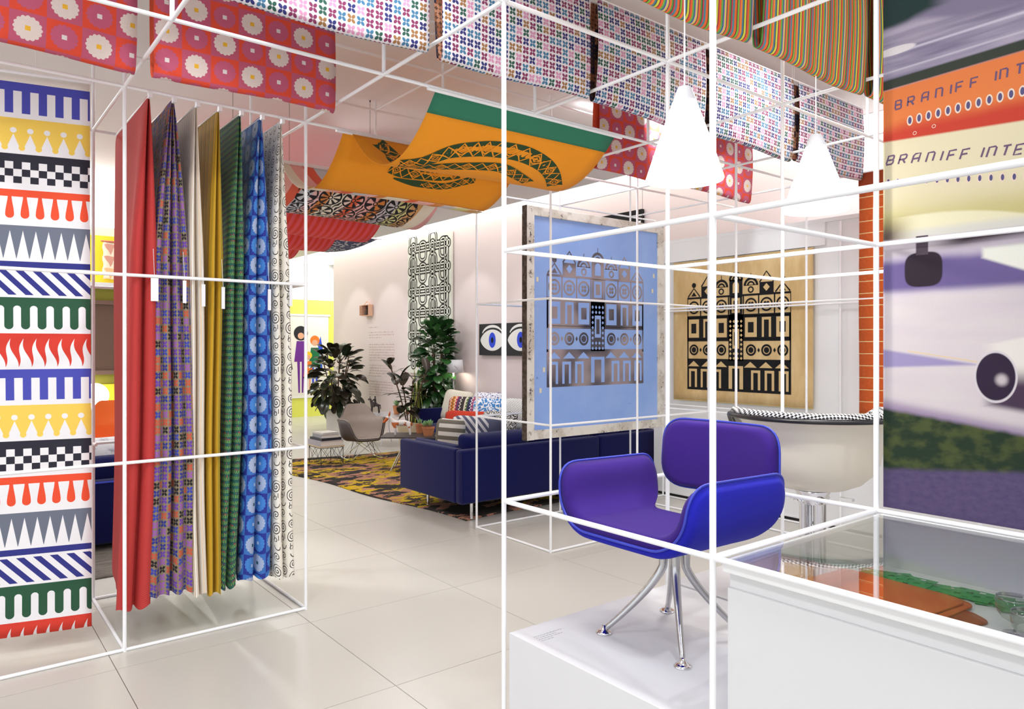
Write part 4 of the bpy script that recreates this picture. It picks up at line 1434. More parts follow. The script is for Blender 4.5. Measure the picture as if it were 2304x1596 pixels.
def zig(): 
    u, v, p = uv()
    z = ab(fract(v / .05) - .5) * .05
    c = ramp(fract(u / .46 + .1), [(60, 50, 44, .8), (226, 214, 190, .3), (90, 120, 60, .7), (40, 46, 96, 1.2), (190, 90, 130, 1.0), (214, 120, 60, .9), (228, 150, 50, 1), (206, 70, 60, .6), (120, 60, 120, .7), (60, 50, 44, .8)])
    return mixc(fract((u + z * 1.2) / .046) > .66, c, mixc(fract((u + z) / .092) > .5, (236, 228, 214), (70, 54, 60)))
def bluew():
    u, v, p = uv(); n = noise(p, 16.0, 1.0)
    return mixc(ab(n - .5) < .055, (66, 132, 196), (240, 240, 244))
def bwdots():
    u, v, p = uv(); return mixc(length(fract(u / .022) - .5, fract(v / .022 + mod(floor(u / .022), 2.0) * .5) - .5) < .27, (236, 234, 230), (40, 38, 40))
def bwspeck():
    u, v, p = uv(); return mixc(noise(p, 70.0, 1.0) > .52, (34, 32, 34), (236, 234, 230))
def pinst():
    u, v, p = uv(); return ramp(fract(u / .075), [(234, 226, 208, 1), (206, 190, 160, .2), (240, 232, 216, 1), (190, 176, 150, .15), (236, 228, 210, .8)])
def olivecomb():
    u, v, p = uv(); f = fract(v / .085); 
    return mixc(mn(band(f, .25, .75), u > -.12), (112, 106, 92), (222, 216, 206))
def greydiag():
    u, v, p = uv(); return mixc(mn(fract((u + v * .8) / .075) > .5, u < .12), (92, 94, 116), (220, 216, 214))
def redrib2():
    u, v, p = uv(); return mixc(fract(u / .03) > .5, (206, 62, 30), (180, 44, 26))
def whitegrey():
    u, v, p = uv(); return mixc(noise(p, 40.0, 1.0) > .56, (236, 234, 240), (120, 124, 160))


def pillow(label, matl, loc, w_, h_, rz, lean, roll=0.0, th=.075, piping=None):
    """stands on its lower edge at loc, faces -y before rz, leans back by lean"""
    ol = []
    for k in range(48):
        a = 2 * PI * k / 48; c, s = math.cos(a), math.sin(a); e = 5.0
        r = 1 / (abs(c) ** e + abs(s) ** e) ** (1 / e)
        pinch = 1 + .06 * abs(math.sin(2 * a)) ** 4
        ol.append((c * r * w_ / 2 * pinch, s * r * h_ / 2 * pinch))
    mb = pad(ol, lambda a, b, h: (a, -h, b + h_ / 2), th, 9, .05, th)
    o = obj('cushion', mb, matl, ang=180)
    if piping: obj('piping', MB().tube([(a, 0, b + h_ / 2) for a, b in ol], .008, 6, closed=True), piping, o)
    o.matrix_world = Matrix.Translation(loc) @ Matrix.Rotation(rz, 4, 'Z') @ Matrix.Rotation(-lean, 4, 'X') @ Matrix.Rotation(roll, 4, 'Y')
    tag(o, label, 'cushion', 'cushions on the blue sofas')
    return o


WQ = -1.12
pillow('cream pinstriped cushion leaning at the far left of the patterned cushions', mat('cushion_pinstripe', pinst, .9), (4.50, 8.16, .46), .52, .50, WQ, .32, .1)
pillow('cushion with rows of multicoloured zigzag ikat', mat('cushion_zigzag', zig, .9), (4.36, 7.66, .47), .60, .42, WQ, .30)
pillow('white cushion with navy leaf speckles behind the blue one', mat('cushion_whitegrey', whitegrey, .9), (4.58, 7.40, .47), .5, .48, WQ, .22)
pillow('blue cushion with white leafy swirls', mat('cushion_bluewhite', bluew, .9), (4.40, 7.08, .47), .60, .42, WQ, .30)
pillow('large white cushion with rows of small black dots', mat('cushion_dots', bwdots, .9), (4.48, 6.52, .46), .56, .46, WQ, .30)
pillow('cushion densely speckled black and white beside the blue printing screen', mat('cushion_speck', bwspeck, .9), (4.16, 6.55, .46), .52, .30, WQ, .35)
pillow('low rust red ribbed cushion in front of the zigzag cushion', mat('cushion_red', redrib2, .9), (4.13, 7.28, .46), .74, .26, WQ, .45, 0, .07)
pillow('olive grey cushion with white combed bars on the front sofa', mat('cushion_olive', olivecomb, .9), (2.46, 5.16, .455), .38, .40, -1.25, .12, 0, .07)
pillow('slate grey cushion with white diagonal bars on the front sofa', mat('cushion_slate', greydiag, .9), (2.74, 5.06, .455), .54, .42, -.50, .10, .05, .08)

# ---------------------------------------------------------------- coffee table group (the table stands squarely to the lounge's diagonal)
TOPM = mat('dark_stained_top', speckle((58, 50, 50), .15, 30), .35)
CZ = .46
ct = thing('coffee_table', 'dark low table with splayed chrome legs beside the sofa arm', 'table', (3.22, 6.93, .0115), -.667)
obj('top', slab(roundpoly([(-.53, -.21), (.53, -.21), (.53, .32), (-.53, .32)], .03, 4), CZ - .03, CZ - .0115), TOPM, ct, bevel=.004)
for sx in (-1, 1):
    for sy in (-1, 1):
        obj('leg', MB().tube([(sx * .20, .05 + sy * .08, CZ - .03), (sx * .40, .05 + sy * .19, .006)], [.013, .009], 10).tube([(sx * .40, .05 + sy * .19, .0), (sx * .40, .05 + sy * .19, .008)], .02, 12), CHROME, ct)
obj('underframe', MB().box(-.22, -.05, CZ - .05, .22, .15, CZ - .031), CHROME, ct)


def animal(mb, parts, ico=2):
    """one skinned body from (points, radii) chains"""
    for pts, rr in parts: mb.tube(pts, rr, 10)
    return mb


def spline(pts, n=6):
    out = []
    for i in range(len(pts) - 1):
        p0, p1, p2, p3 = [Vector(pts[max(0, min(len(pts) - 1, i + d))]) for d in (-1, 0, 1, 2)]
        for k in range(n):
            s = k / n; out.append(tuple(.5 * (2 * p1 + (p2 - p0) * s + (2 * p0 - 5 * p1 + 4 * p2 - p3) * s * s + (3 * p1 - p0 - 3 * p2 + p3) * s ** 3)))
    out.append(tuple(pts[-1])); return out


def skinbody(name, verts, edges, radii, m, parent):
    me = bpy.data.meshes.new(name); me.from_pydata(verts, edges, []); me.materials.append(m)
    o = bpy.data.objects.new(name, me); C.objects.link(o); o.parent = parent
    sk = o.modifiers.new('skin', 'SKIN'); me.skin_vertices.new() if not me.skin_vertices else None
    for v_, r_ in zip(me.skin_vertices[0].data, radii): v_.radius = (r_, r_)
    me.skin_vertices[0].data[0].use_root = True
    sb = o.modifiers.new('sub', 'SUBSURF'); sb.levels = 2; sb.render_levels = 2
    return o


def goatcol():
    x, y, z, p = objc()
    n = noise(p, 18.0, 3.0)
    return mixc(mn(n > .52, band(z, .10, .175)), (232, 226, 220), (196, 104, 50))


t = thing('animal_figurine', 'carved white and orange wooden animal figurine on the dark table', 'figurine', (2.99, 7.08, CZ), -.55)
vs = [(0, 0, .165), (-.10, 0, .160), (.10, 0, .165), (-.14, 0, .215), (-.165, 0, .25), (-.20, 0, .215), (-.23, 0, .18),
      (-.09, .03, .12), (-.085, .032, .06), (-.085, .032, .006), (-.09, -.03, .12), (-.085, -.032, .06), (-.085, -.032, .006),
      (.09, .03, .12), (.105, .032, .06), (.11, .032, .006), (.09, -.03, .12), (.105, -.032, .06), (.11, -.032, .006), (.125, 0, .16), (.135, 0, .10)]
es = [(0, 1), (0, 2), (1, 3), (3, 4), (4, 5), (5, 6), (1, 7), (7, 8), (8, 9), (1, 10), (10, 11), (11, 12), (2, 13), (13, 14), (14, 15), (2, 16), (16, 17), (17, 18), (2, 19), (19, 20)]
rr = [.040, .038, .036, .024, .022, .020, .014] + [.02, .014, .012] * 4 + [.012, .008]
skinbody('body', vs, es, rr, mat('painted_wood', goatcol, .7), t)
ORW = mat('orange_wood', (206, 104, 40), .6)
obj('muzzle', MB().tube([(-.185, 0, .232), (-.205, 0, .205), (-.24, 0, .17)], [.022, .021, .014], 10), ORW, t)
for s in (-1, 1): obj('ear', MB().tube([(-.165, s * .015, .26), (-.16, s * .02, .285), (-.155, s * .03, .315)], [.011, .013, .003], 8), ORW, t)


def pot(parent, r, h, m=TERRA, n=28):
    obj('pot', MB().lathe([(0, 0), (r * .70, 0), (r * .92, h * .78), (r * .98, h * .78), (r, h * .80), (r, h), (r * .9, h), (r * .86, h * .84), (0, h * .84)], n), m, parent, ang=40)


SUCC = mat('succulent_green', speckle((132, 176, 120), .2, 14), .5)
LIME = mat('lime_leaf', (150, 190, 60), .5)
sl = MB().grid(lambda a, b: ((a - .5) * .03 * math.sin(PI * (.12 + .88 * b)) * 1.2, b * .075, .03 * b * b + .012 * abs(a - .5)), 2, 5).mesh('leaf'); sl.materials.append(SUCC); sl.materials.append(LIME)


def rosette(parent, c, n, s, seed, up=.5, meshd=None):
    rn = random.Random(seed)
    for k in range(n):
        a = k * 2.4; e = lerp(1.25, .25, k / n) * up * 1.6
        M4 = Matrix.Translation(c) @ Matrix.Rotation(a, 4, 'Z') @ Matrix.Rotation(PI / 2 - lerp(1.25, .15, k / n), 4, 'X') @ Matrix.Scale(s * rn.uniform(.8, 1.1), 4)
        inst('leaf', meshd or sl, parent, M4)


t = thing('potted_succulent', 'pale green succulent rosettes in a terracotta pot on the dark table', 'plant', (3.26, 6.86, CZ))
pot(t, .085, .115)
for x, y, q in ((.02, 0, 1), (-.045, .03, .8), (.0, .045, .75), (.05, .03, .7)): rosette(t, (x, y, .12), 12, q * 1.1, int(q * 100), .6)
t = thing('potted_succulent', 'small green succulent in an orange terracotta pot behind the figurine', 'plant', (3.32, 7.18, CZ))
pot(t, .06, .12); rosette(t, (0, 0, .12), 10, .9, 5)
t = thing('magazine', 'open pale magazine at the sofa end of the dark table', 'magazine', (3.42, 6.60, CZ), -.5)
obj('pages', MB().grid(lambda a, b: ((a - .5) * .36, (b - .5) * .26, .004 + .018 * math.sin(PI * abs(a - .5) * 2) * .6), 12, 2), mat('paper', (232, 226, 214), .7), t, solid=.006)
obj('print', MB().grid(lambda a, b: (.03 + a * .12, -.10 + b * .2, .022 - .008 * a), 2, 2), mat('page_print', (150, 140, 132), .7), t)

# wire side table with books
t = thing('wire_side_table', 'small side table of black wire struts holding a stack of books', 'table', (2.43, 8.19, .0115))
obj('top', MB().box(-.175, -.215, .245, .175, .215, .262), mat('birch_ply', (206, 184, 144), .5), t, bevel=.003)
for x, y in ((-.16, .2), (-.16, -.2), (.16, .2), (.16, -.2)): obj('leg', MB().tube([(x, y, .003), (x, y, .245)], .0045, 8), WIRE, t)
m = MB()
for x in (-.16, .16): m.tube([(x, -.2, .235), (x, .0, .02), (x, .2, .235)], .0028, 6); m.tube([(x, -.2, .02), (x, 0, .235), (x, .2, .02)], .0028, 6); m.tube([(x, -.2, .235), (x, .2, .235)], .0035, 6)
for y in (-.2, .2): m.tube([(-.16, y, .235), (0, y, .02), (.16, y, .235)], .0028, 6); m.tube([(-.16, y, .02), (0, y, .235), (.16, y, .02)], .0028, 6); m.tube([(-.16, y, .235), (.16, y, .235)], .0035, 6)
obj('wire_struts', m, WIRE, t)
PAGES = mat('book_pages', (226, 220, 210), .8)
zz = .2737
for lab, w_, d_, h_, c, rz in (('large lilac grey book, lowest of the stack on the wire table', .34, .42, .072, (176, 170, 178), 0), ('thin black book second from the bottom of the stack on the wire table', .30, .36, .032, (40, 38, 42), .05),
                               ('silver book with dark spine third from the bottom on the wire table', .26, .33, .048, (150, 150, 156), -.06), ('pale book lying on top of the stack on the wire table', .24, .27, .022, (206, 200, 190), .1)):
    b = thing('book', lab, 'book', (2.43, 8.19, zz), rz, 'books stacked on the wire side table')
    cm = mat('book_cover', c, .5)
    obj('cover', MB().box(-w_ / 2, -d_ / 2, h_ - .004, w_ / 2, d_ / 2, h_).box(-w_ / 2, -d_ / 2, 0, w_ / 2, d_ / 2, .004).box(-w_ / 2 - .003, -d_ / 2, 0, -w_ / 2, d_ / 2, h_), cm, b)
    obj('pages', MB().box(-w_ / 2 + .001, -d_ / 2 + .006, .0041, w_ / 2 - .006, d_ / 2 - .006, h_ - .0041), PAGES if c[0] > 60 else cm, b)
    zz += h_ + .0006


# ---------------------------------------------------------------- shell armchairs


def shell_arm(name, label, loc, rz, mo, mi_, base=True, mats=None, cat='chair'):
    """a moulded tub: front towards -y"""
    t = thing(name, label, cat, loc, rz)
    def rim(th):
        """th 0 = back, +-pi = front; returns (radius x, height)"""
        a = abs(th)
        ss = lambda lo, hi, x: (lambda q: q * q * (3 - 2 * q))(max(0, min(1, (x - lo) / (hi - lo))))
        h = .50 - .19 * ss(.45, 1.15, a) - .275 * ss(1.85, 2.55, a)
        r = .295 + .065 * math.exp(-((a - 1.45) / .42) ** 2)
        if a > 2.2: r = lerp(r, .285, (a - 2.2) / .94)
        return r, h
    def S(off):
        def P(a, b):
            th = lerp(-PI, PI, a); r, h = rim(th)
            q = b
            rr_ = (r - off) * (math.sin(min(1, q / .62) * PI / 2) ** .9 * .88 + .12 * max(0, (q - .5) / .5) ** 1.2)
            z = off * 1.0 + h * max(0, (q - .30) / .70) ** 1.35 + .02 * (1 - q)
            y = rr_ * math.cos(th) * .96; x = rr_ * math.sin(th)
            return (x, y + .03 * q * (z > .3), z + .255)
        return P
    obj('shell', MB().grid(S(0), 72, 18), mo, t, ang=180, solid=.008)
    obj('upholstery', MB().grid(S(.02), 72, 18), mi_, t, ang=180)
    P = S(.004)
    obj('edge', MB().tube([P(k / 72, 1.0) for k in range(72)], .008, 8, closed=True), mo, t, ang=180)
    if base:
        for s in (-1, 1):
            obj('rocker', MB().tube(spline([(s * .24, -.30, .05), (s * .24, -.16, .012), (s * .24, 0, .005), (s * .24, .18, .014), (s * .24, .34, .06)], 5), .008, 8), CHROME, t)
            for y0, y1 in ((-.14, -.20), (-.10, .12), (.12, -.06), (.15, .24)):
                obj('strut', MB().tube([(s * .10, y0 * .9, .262), (s * .24, y1, .014)], .0042, 6), CHROME, t)
        m = MB()
        for y in (-.17, .17): m.tube([(-.24, y, .014), (.10, y * .8, .262)], .0038, 6); m.tube([(.24, y, .014), (-.10, y * .8, .262)], .0038, 6)
        m.tube([(-.11, -.13, .262), (.11, -.13, .262), (.11, .13, .262), (-.11, .13, .262)], .005, 6, closed=True)
        obj('wire_base', m, CHROME, t)
    return t


shell_arm('rocking_armchair', 'taupe upholstered tub armchair on wire rocker legs by the rug edge', (3.03, 8.27, .0115), -.08, mat('dark_taupe_shell', (92, 82, 80), .5), mat('taupe_vinyl', (170, 156, 144), .5))

# ---------------------------------------------------------------- round metal table by the pink wall
ALT = mat('pressed_aluminium', (226, 228, 236), .3, metal=.7)
t = thing('round_table', 'round silver perforated metal table by the pink wall', 'table', (4.10, 9.55, 0))
obj('top', MB().lathe([(0, .492), (.40, .492), (.425, .486), (.43, .494), (.425, .502), (.40, .504), (0, .504)], 56), ALT, t)
m = MB()
for rr_, n in ((.36, 36), (.28, 28), (.20, 20), (.12, 12)):
    for k in range(n):
        a = 2 * PI * k / n; m.lathe([(0, .5046), (.012, .5046), (.014, .5042)], 8, c=(rr_ * math.cos(a), rr_ * math.sin(a), 0))
obj('perforation', m, mat('perforation_shade', (150, 150, 160), .5), t)
for k in range(4):
    a = PI / 4 + k * PI / 2
    obj('leg', MB().tube(spline([(.30 * math.cos(a), .30 * math.sin(a), .49), (.16 * math.cos(a), .16 * math.sin(a), .36), (.15 * math.cos(a), .15 * math.sin(a), .26), (.30 * math.cos(a), .30 * math.sin(a), .003)], 6), .008, 8), ALT, t)
BRZ = mat('dark_bronze', (52, 42, 40), .5)
t = thing('rider_figurine', 'dark bronze horse and rider figurine on the round metal table', 'figurine', (3.98, 9.72, .506), -.667)
vs = [(0, 0, .15), (-.05, 0, .155), (.055, 0, .15), (-.07, 0, .205), (-.085, 0, .25), (-.12, 0, .225), (-.055, .022, .10), (-.055, .024, .004), (-.055, -.022, .10), (-.06, -.024, .004), (.06, .022, .10), (.07, .024, .004), (.06, -.022, .10), (.062, -.024, .004), (.085, 0, .14), (.095, 0, .07)]
es = [(0, 1), (0, 2), (1, 3), (3, 4), (4, 5), (1, 6), (6, 7), (1, 8), (8, 9), (2, 10), (10, 11), (2, 12), (12, 13), (2, 14), (14, 15)]
skinbody('horse', vs, es, [.032, .03, .03, .022, .018, .012] + [.014, .008] * 4 + [.008, .006], BRZ, t)
vs = [(0, 0, .185), (0, 0, .235), (0, 0, .262), (0, 0, .292), (-.02, .035, .235), (-.045, .03, .205), (-.02, -.035, .235), (-.045, -.03, .205), (-.012, .036, .16), (-.02, .04, .10), (-.012, -.036, .16), (-.02, -.04, .10)]
es = [(0, 1), (1, 2), (2, 3), (1, 4), (4, 5), (1, 6), (6, 7), (0, 8), (8, 9), (0, 10), (10, 11)]
skinbody('rider', vs, es, [.022, .022, .010, .018, .009, .007, .009, .007, .010, .007, .010, .007], BRZ, t)
for s in (-1, 1): obj('ear', MB().tube([(-.085, s * .008, .262), (-.082, s * .012, .29)], [.006, .001], 6), BRZ, t)
t = thing('potted_plant', 'lime green sprouting plant in a terracotta pot on the round metal table', 'plant', (4.20, 9.38, .506))
pot(t, .065, .14); rosette(t, (0, 0, .13), 16, 1.25, 8, .4)
t = thing('potted_plant', 'tiny bright green plant at the right edge of the round metal table', 'plant', (4.36, 9.30, .506))
pot(t, .04, .05); rosette(t, (0, 0, .05), 12, .9, 9)
for t_ in bpy.data.objects:
    pass


# ---------------------------------------------------------------- large plants
def leafcol(a, b):
    def f():
        i = T.nodes.new('ShaderNodeObjectInfo')
        return mixc(V(i.outputs['Random']), a, b)
    return f


RUB = mat('rubber_leaf', leafcol((30, 46, 28), (58, 48, 38)), .18, spec=.6)
GRN = mat('glossy_green_leaf', leafcol((24, 58, 28), (58, 104, 50)), .22, spec=.6)
SNAKEP = mat('sword_leaf', lambda: ramp(ab(uv()[0] - .5) * 2.0, [(64, 84, 40, .36), (206, 206, 96, .14)]), .4)
STEM = mat('brown_stem', (92, 70, 50), .8)


def leafmesh(L, W, curl, fold, tip=1.0):
    def P(a, b):
        w_ = W * (math.sin(PI * min(1, .05 + b * .93)) ** .5) * (.86 + .22 * b)
        x = (a - .5) * w_
        return (x, b * L * math.cos(curl * b * .5), abs(a - .5) * fold * w_ * 2 - L * curl * .5 * b * b)
    return MB().grid(P, 4, 7).mesh('leaf')


def leafy(t, mesh, n, base, rad, z0, z1, seed, smin, smax, shape=1.0, droop=0.0, xlim=None):
    rn = random.Random(seed); k = 0
    while k < n:
        u_ = (k + .5) / n; z = lerp(z0, z1, u_)
        prof = math.sin(PI * (.16 + .80 * u_)) ** shape
        a = k * 2.39996 + rn.uniform(-.3, .3); r = rad * prof * rn.uniform(.35, .95)
        x, y = r * math.cos(a), r * math.sin(a)
        if xlim is not None and x > xlim: x = xlim
        tilt = lerp(-.5 - droop, 1.0, u_ ** 1.3) + rn.uniform(-.35, .35)
        M4 = Matrix.Translation((base[0] + x, base[1] + y, base[2] + z)) @ Matrix.Rotation(a - PI / 2 + rn.uniform(-.4, .4), 4, 'Z') @ Matrix.Rotation(tilt, 4, 'X') @ Matrix.Rotation(rn.uniform(-.6, .6), 4, 'Y') @ Matrix.Scale(rn.uniform(smin, smax), 4)
        inst('leaf', mesh, t, M4); k += 1


rl = leafmesh(.21, .125, .55, .10); rl.materials.append(RUB)
for p_ in rl.polygons: p_.use_smooth = True
gl = leafmesh(.15, .125, .5, .12); gl.materials.append(GRN)
for p_ in gl.polygons: p_.use_smooth = True
POTW = mat('white_planter', (232, 228, 220), .5); POTC = mat('cream_planter', (214, 200, 168), .5)
t = thing('rubber_plant', 'bushy dark rubber plant in a white planter at the end of the pink wall', 'plant', (4.22, 11.75, 0))
obj('planter', MB().lathe([(0, 0), (.24, 0), (.25, .42), (.235, .42), (.225, .36), (0, .36)], 4).mesh('planter'), POTW, t, smooth=False).rotation_euler = (0, 0, .25)
m = MB(); rn = random.Random(2)
for k in range(7):
    a = k * .9; m.tube(spline([(.05 * math.cos(a), .05 * math.sin(a), .36), (.12 * math.cos(a), .12 * math.sin(a), .8), (.28 * math.cos(a), .28 * math.sin(a), 1.35 + .04 * k)], 5), .011, 7)
obj('stem', m, STEM, t)
leafy(t, rl, 175, (0, 0, 0), .44, .50, 1.55, 11, .95, 1.4, .45, .35)
t = thing('rubber_plant', 'slender dark rubber plant in a tall cream planter behind the dark table', 'plant', (3.83, 8.33, 0.012))
obj('planter', MB().lathe([(0, 0), (.13, 0), (.19, .44), (.175, .44), (.165, .38), (0, .38)], 32), POTC, t)
m = MB(); tops = []
for a, l, b in ((2.5, .30, 1.05), (3.6, .22, .85), (-.5, .26, .95), (.6, .14, .78)):
    tops.append((a, l, b)); m.tube(spline([(.02 * math.cos(a), .02 * math.sin(a), .38), (l * .5 * math.cos(a), l * .5 * math.sin(a), .38 + b * .5), (l * math.cos(a), l * math.sin(a), .38 + b * .92)], 6), .010, 7)
obj('stem', m, STEM, t)
rn = random.Random(5)
for a, l, b in tops:
    for k in range(9):
        q = .35 + .65 * k / 8; e = a + k * 2.4
        M4 = Matrix.Translation((l * q * math.cos(a), l * q * math.sin(a), .38 + b * .92 * q)) @ Matrix.Rotation(e, 4, 'Z') @ Matrix.Rotation(lerp(-.2, 1.1, k / 8) + rn.uniform(-.3, .3), 4, 'X') @ Matrix.Scale(rn.uniform(.9, 1.3), 4)
        inst('leaf', rl, t, M4)
t = thing('snake_plant', 'tall yellow-edged sword leaf plant against the knot panel', 'plant', (4.30, 8.85, 0))
obj('planter', MB().lathe([(0, 0), (.15, 0), (.17, .36), (.155, .36), (.15, .32), (0, .32)], 32), POTC, t)
rn = random.Random(9)
for k in range(17):
    a = k * 2.4; r = .025 * math.sqrt(k) ; L_ = rn.uniform(.65, 1.12); tx = rn.uniform(-.04, .16)
    m = MB().grid(lambda u_, b: ((u_ - .5) * .082 * (1 - b ** 3) * (1 + .3 * math.sin(b * 5)), .02 * math.sin(b * 6) + tx * b, L_ * b), 3, 8)
    o = obj('leaf', m, SNAKEP, t, ang=180, solid=.003); o.location = (r * math.cos(a), r * math.sin(a), .32); o.rotation_euler = (0, 0, a)
t = thing('climbing_plant', 'tall glossy green plant with round leaves beside the white floor lamp', 'plant', (4.62, 8.78, 0))
obj('planter', MB().lathe([(0, 0), (.15, 0), (.18, .34), (.165, .34), (.16, .30), (0, .30)], 32), POTC, t)
m = MB()
for k in range(4):
    a = k * 1.6; m.tube(spline([(.04 * math.cos(a), .04 * math.sin(a), .30), (.07 * math.cos(a), .07 * math.sin(a), 1.0), (.10 * math.cos(a), .10 * math.sin(a), 1.6)], 5), .012, 7)
obj('stem', m, STEM, t)
leafy(t, gl, 230, (0, 0, 0), .30, .55, 2.0, 21, 1.0, 1.55, .3, .5, .08)

# floor lamp
t = thing('floor_lamp', 'white floor lamp with drum shade beside the tall green plant', 'lamp', (4.78, 8.56, 0))
obj('base', MB().lathe([(0, 0), (.13, 0), (.13, .012), (.02, .02), (0, .02)], 32), WHITE, t)
obj('pole', MB().tube([(0, 0, .02), (0, 0, 1.53)], .015, 12), WHITE, t)
obj('shade', MB().lathe([(.148, 1.415), (.172, 1.205), (.169, 1.205), (.145, 1.415)], 40), mat('lamp_shade', (238, 238, 240), .7), t, ang=180)
obj('shade_top', MB().lathe([(0, 1.41), (.147, 1.41), (.147, 1.413), (0, 1.413)], 40), WHITE, t)
l = bpy.data.lights.new('bulb_light', 'POINT'); l.energy = 3; l.shadow_soft_size = .05; l.color = (1, .9, .75)
lo = bpy.data.objects.new('bulb_light', l); C.objects.link(lo); lo.location = (4.78, 8.50, 1.22)

# ---------------------------------------------------------------- things on the pink wall
WF = lambda x: (lambda a, b: (x, -a, b))
PANELW = mat('panel_linen', (226, 226, 214), .8); KN = mat('charcoal_print', (58, 52, 50), .8)
t = thing('knot_panel', 'tall off-white panel printed with interlaced charcoal double bands', 'wall hanging', (4.99, 9.59, 1.15))
obj('panel', MB().box(-.045, -.72, 0, -.002, .72, 2.42), PANELW, t, bevel=.004)
f0 = lambda a, b: (-.0458, .72 - a, b); f1 = lambda a, b: (-.0466, .72 - a, b)
m = MB(); rn = random.Random(3)


def looprect(x0, y0, x1, y1, r):
    p = dens(roundpoly([(x0, y0), (x1, y0), (x1, y1), (x0, y1)], r, 6), .08)
    m.ribbon(p, .074, f0, 0, True); m.ribbon(p, .022, f1, 1, True)


for j in range(6):
    y = .08 + j * .385
    for i in range(4):
        x = .08 + i * .335
        looprect(x, y + (.0 if i % 2 else .15), x + .22, y + .32 + (.0 if i % 2 else .15), .11)
    looprect(.05, y + .17, 1.39, y + .27, .05)
for x in (.155, .80, 1.23): looprect(x, .1, x + .10, 2.32, .05)
obj('print', m, [KN, PANELW], t, smooth=False)
t = thing('eye_panel', 'black panel painted with white almond eyes and blue irises', 'wall panel', (4.99, 7.37, 1.49))
obj('panel', MB().box(-.05, -.70, 0, -.002, .70, .49), mat('black_panel', (36, 34, 36), .7), t, bevel=.003)
m = MB(); f = [lambda a, b, k=k: (-.0506 - .0007 * k, -a, b) for k in range(4)]
for c in (-.35, .35):
    alm = [(c + .31 * math.cos(q), .235 + .165 * math.sin(q) * abs(math.sin(q)) ** .35) for q in [2 * PI * k / 40 for k in range(40)]]
    m.poly(alm, f[0], 0)
    m.disc((c, .235), .088, f[1], 1, 28, 1.35); m.disc((c, .235), .03, f[2], 2, 20, 1.5)
    m.ribbon([(c + .27 * math.cos(q), .30 + .15 * math.sin(q)) for q in [PI * k / 20 for k in range(2, 19)]], [.012 + .03 * math.sin(PI * k / 17) for k in range(17)], f[0], 0)
obj('print', m, [mat('white_ink', (236, 234, 230), .7), mat('blue_ink', (40, 72, 214), .7), BLACK], t, smooth=False)
t = thing('shrine_box', 'small open painted box hung on the pink wall above the wall text', 'box', (4.99, 11.90, 2.24))
PK = mat('painted_box', speckle((226, 180, 150), .2, 20), .7)
obj('box', MB().box(-.10, -.15, 0, -.002, .15, .012).box(-.10, -.15, .21, -.002, .15, .222).box(-.10, -.15, .012, -.002, -.138, .21).box(-.10, .138, .012, -.002, .15, .21), PK, t)
obj('back', MB().box(-.012, -.138, .012, -.003, .138, .21), mat('box_back', (110, 40, 34), .8), t)
obj('door', MB().box(-.14, .15, .01, -.10, .16, .21).box(-.10, .15, .01, -.02, .165, .21), PK, t)
obj('roof', MB().tube([(-.05, -.15, .22), (-.05, 0, .29), (-.05, .15, .22)], .007, 6), PK, t)
obj('saint', MB().lathe([(0, .015), (.05, .015), (.04, .10), (.02, .13), (.03, .16), (0, .19)], 12, c=(-.055, 0, 0)), mat('dark_saint', (70, 48, 40), .7), t)
# wall lettering, too small to read
m = MB(); rn = random.Random(8); lt = MB()
for z, nl in ((2.0, 1), (1.90, 3), (1.66, 7), (1.25, 5), (.93, 6)):
    for k in range(nl):
        x = 0; zz = z - k * .052; wl = .34 if nl == 1 else (.98 if k < nl - 1 else .5)
        while x < wl:
            d = rn.uniform(.02, .10); n_ = int(d / .012)
            for q in range(n_): m.add([(4.9988, 11.93 - x - q * .012, zz), (4.9988, 11.93 - x - q * .012 - .008, zz), (4.9988, 11.93 - x - q * .012 - .008, zz + .018 + .006 * (q % 2)), (4.9988, 11.93 - x - q * .012, zz + .018)], [(0, 1, 2, 3)])
            x += d + .02
wt = obj('lettering', m, mat('wall_lettering', (214, 184, 178), .8), bpy.data.objects['wall_back'], smooth=False); wt['kind'] = 'stuff'
t = thing('dark_picture', 'black and white picture high on the pink wall behind the blue screen', 'picture', (4.99, 5.1, 2.5))
obj('panel', MB().box(-.04, -.42, 0, -.002, .42, .80), BLACK, t)
m = MB()
for k in range(3): m.box(-.043, -.40 + .12 * k, .58, -.0402, -.33 + .12 * k, .66)
m.box(-.043, -.05, .1, -.0402, .3, .55); obj('print', m, WHITE, t)

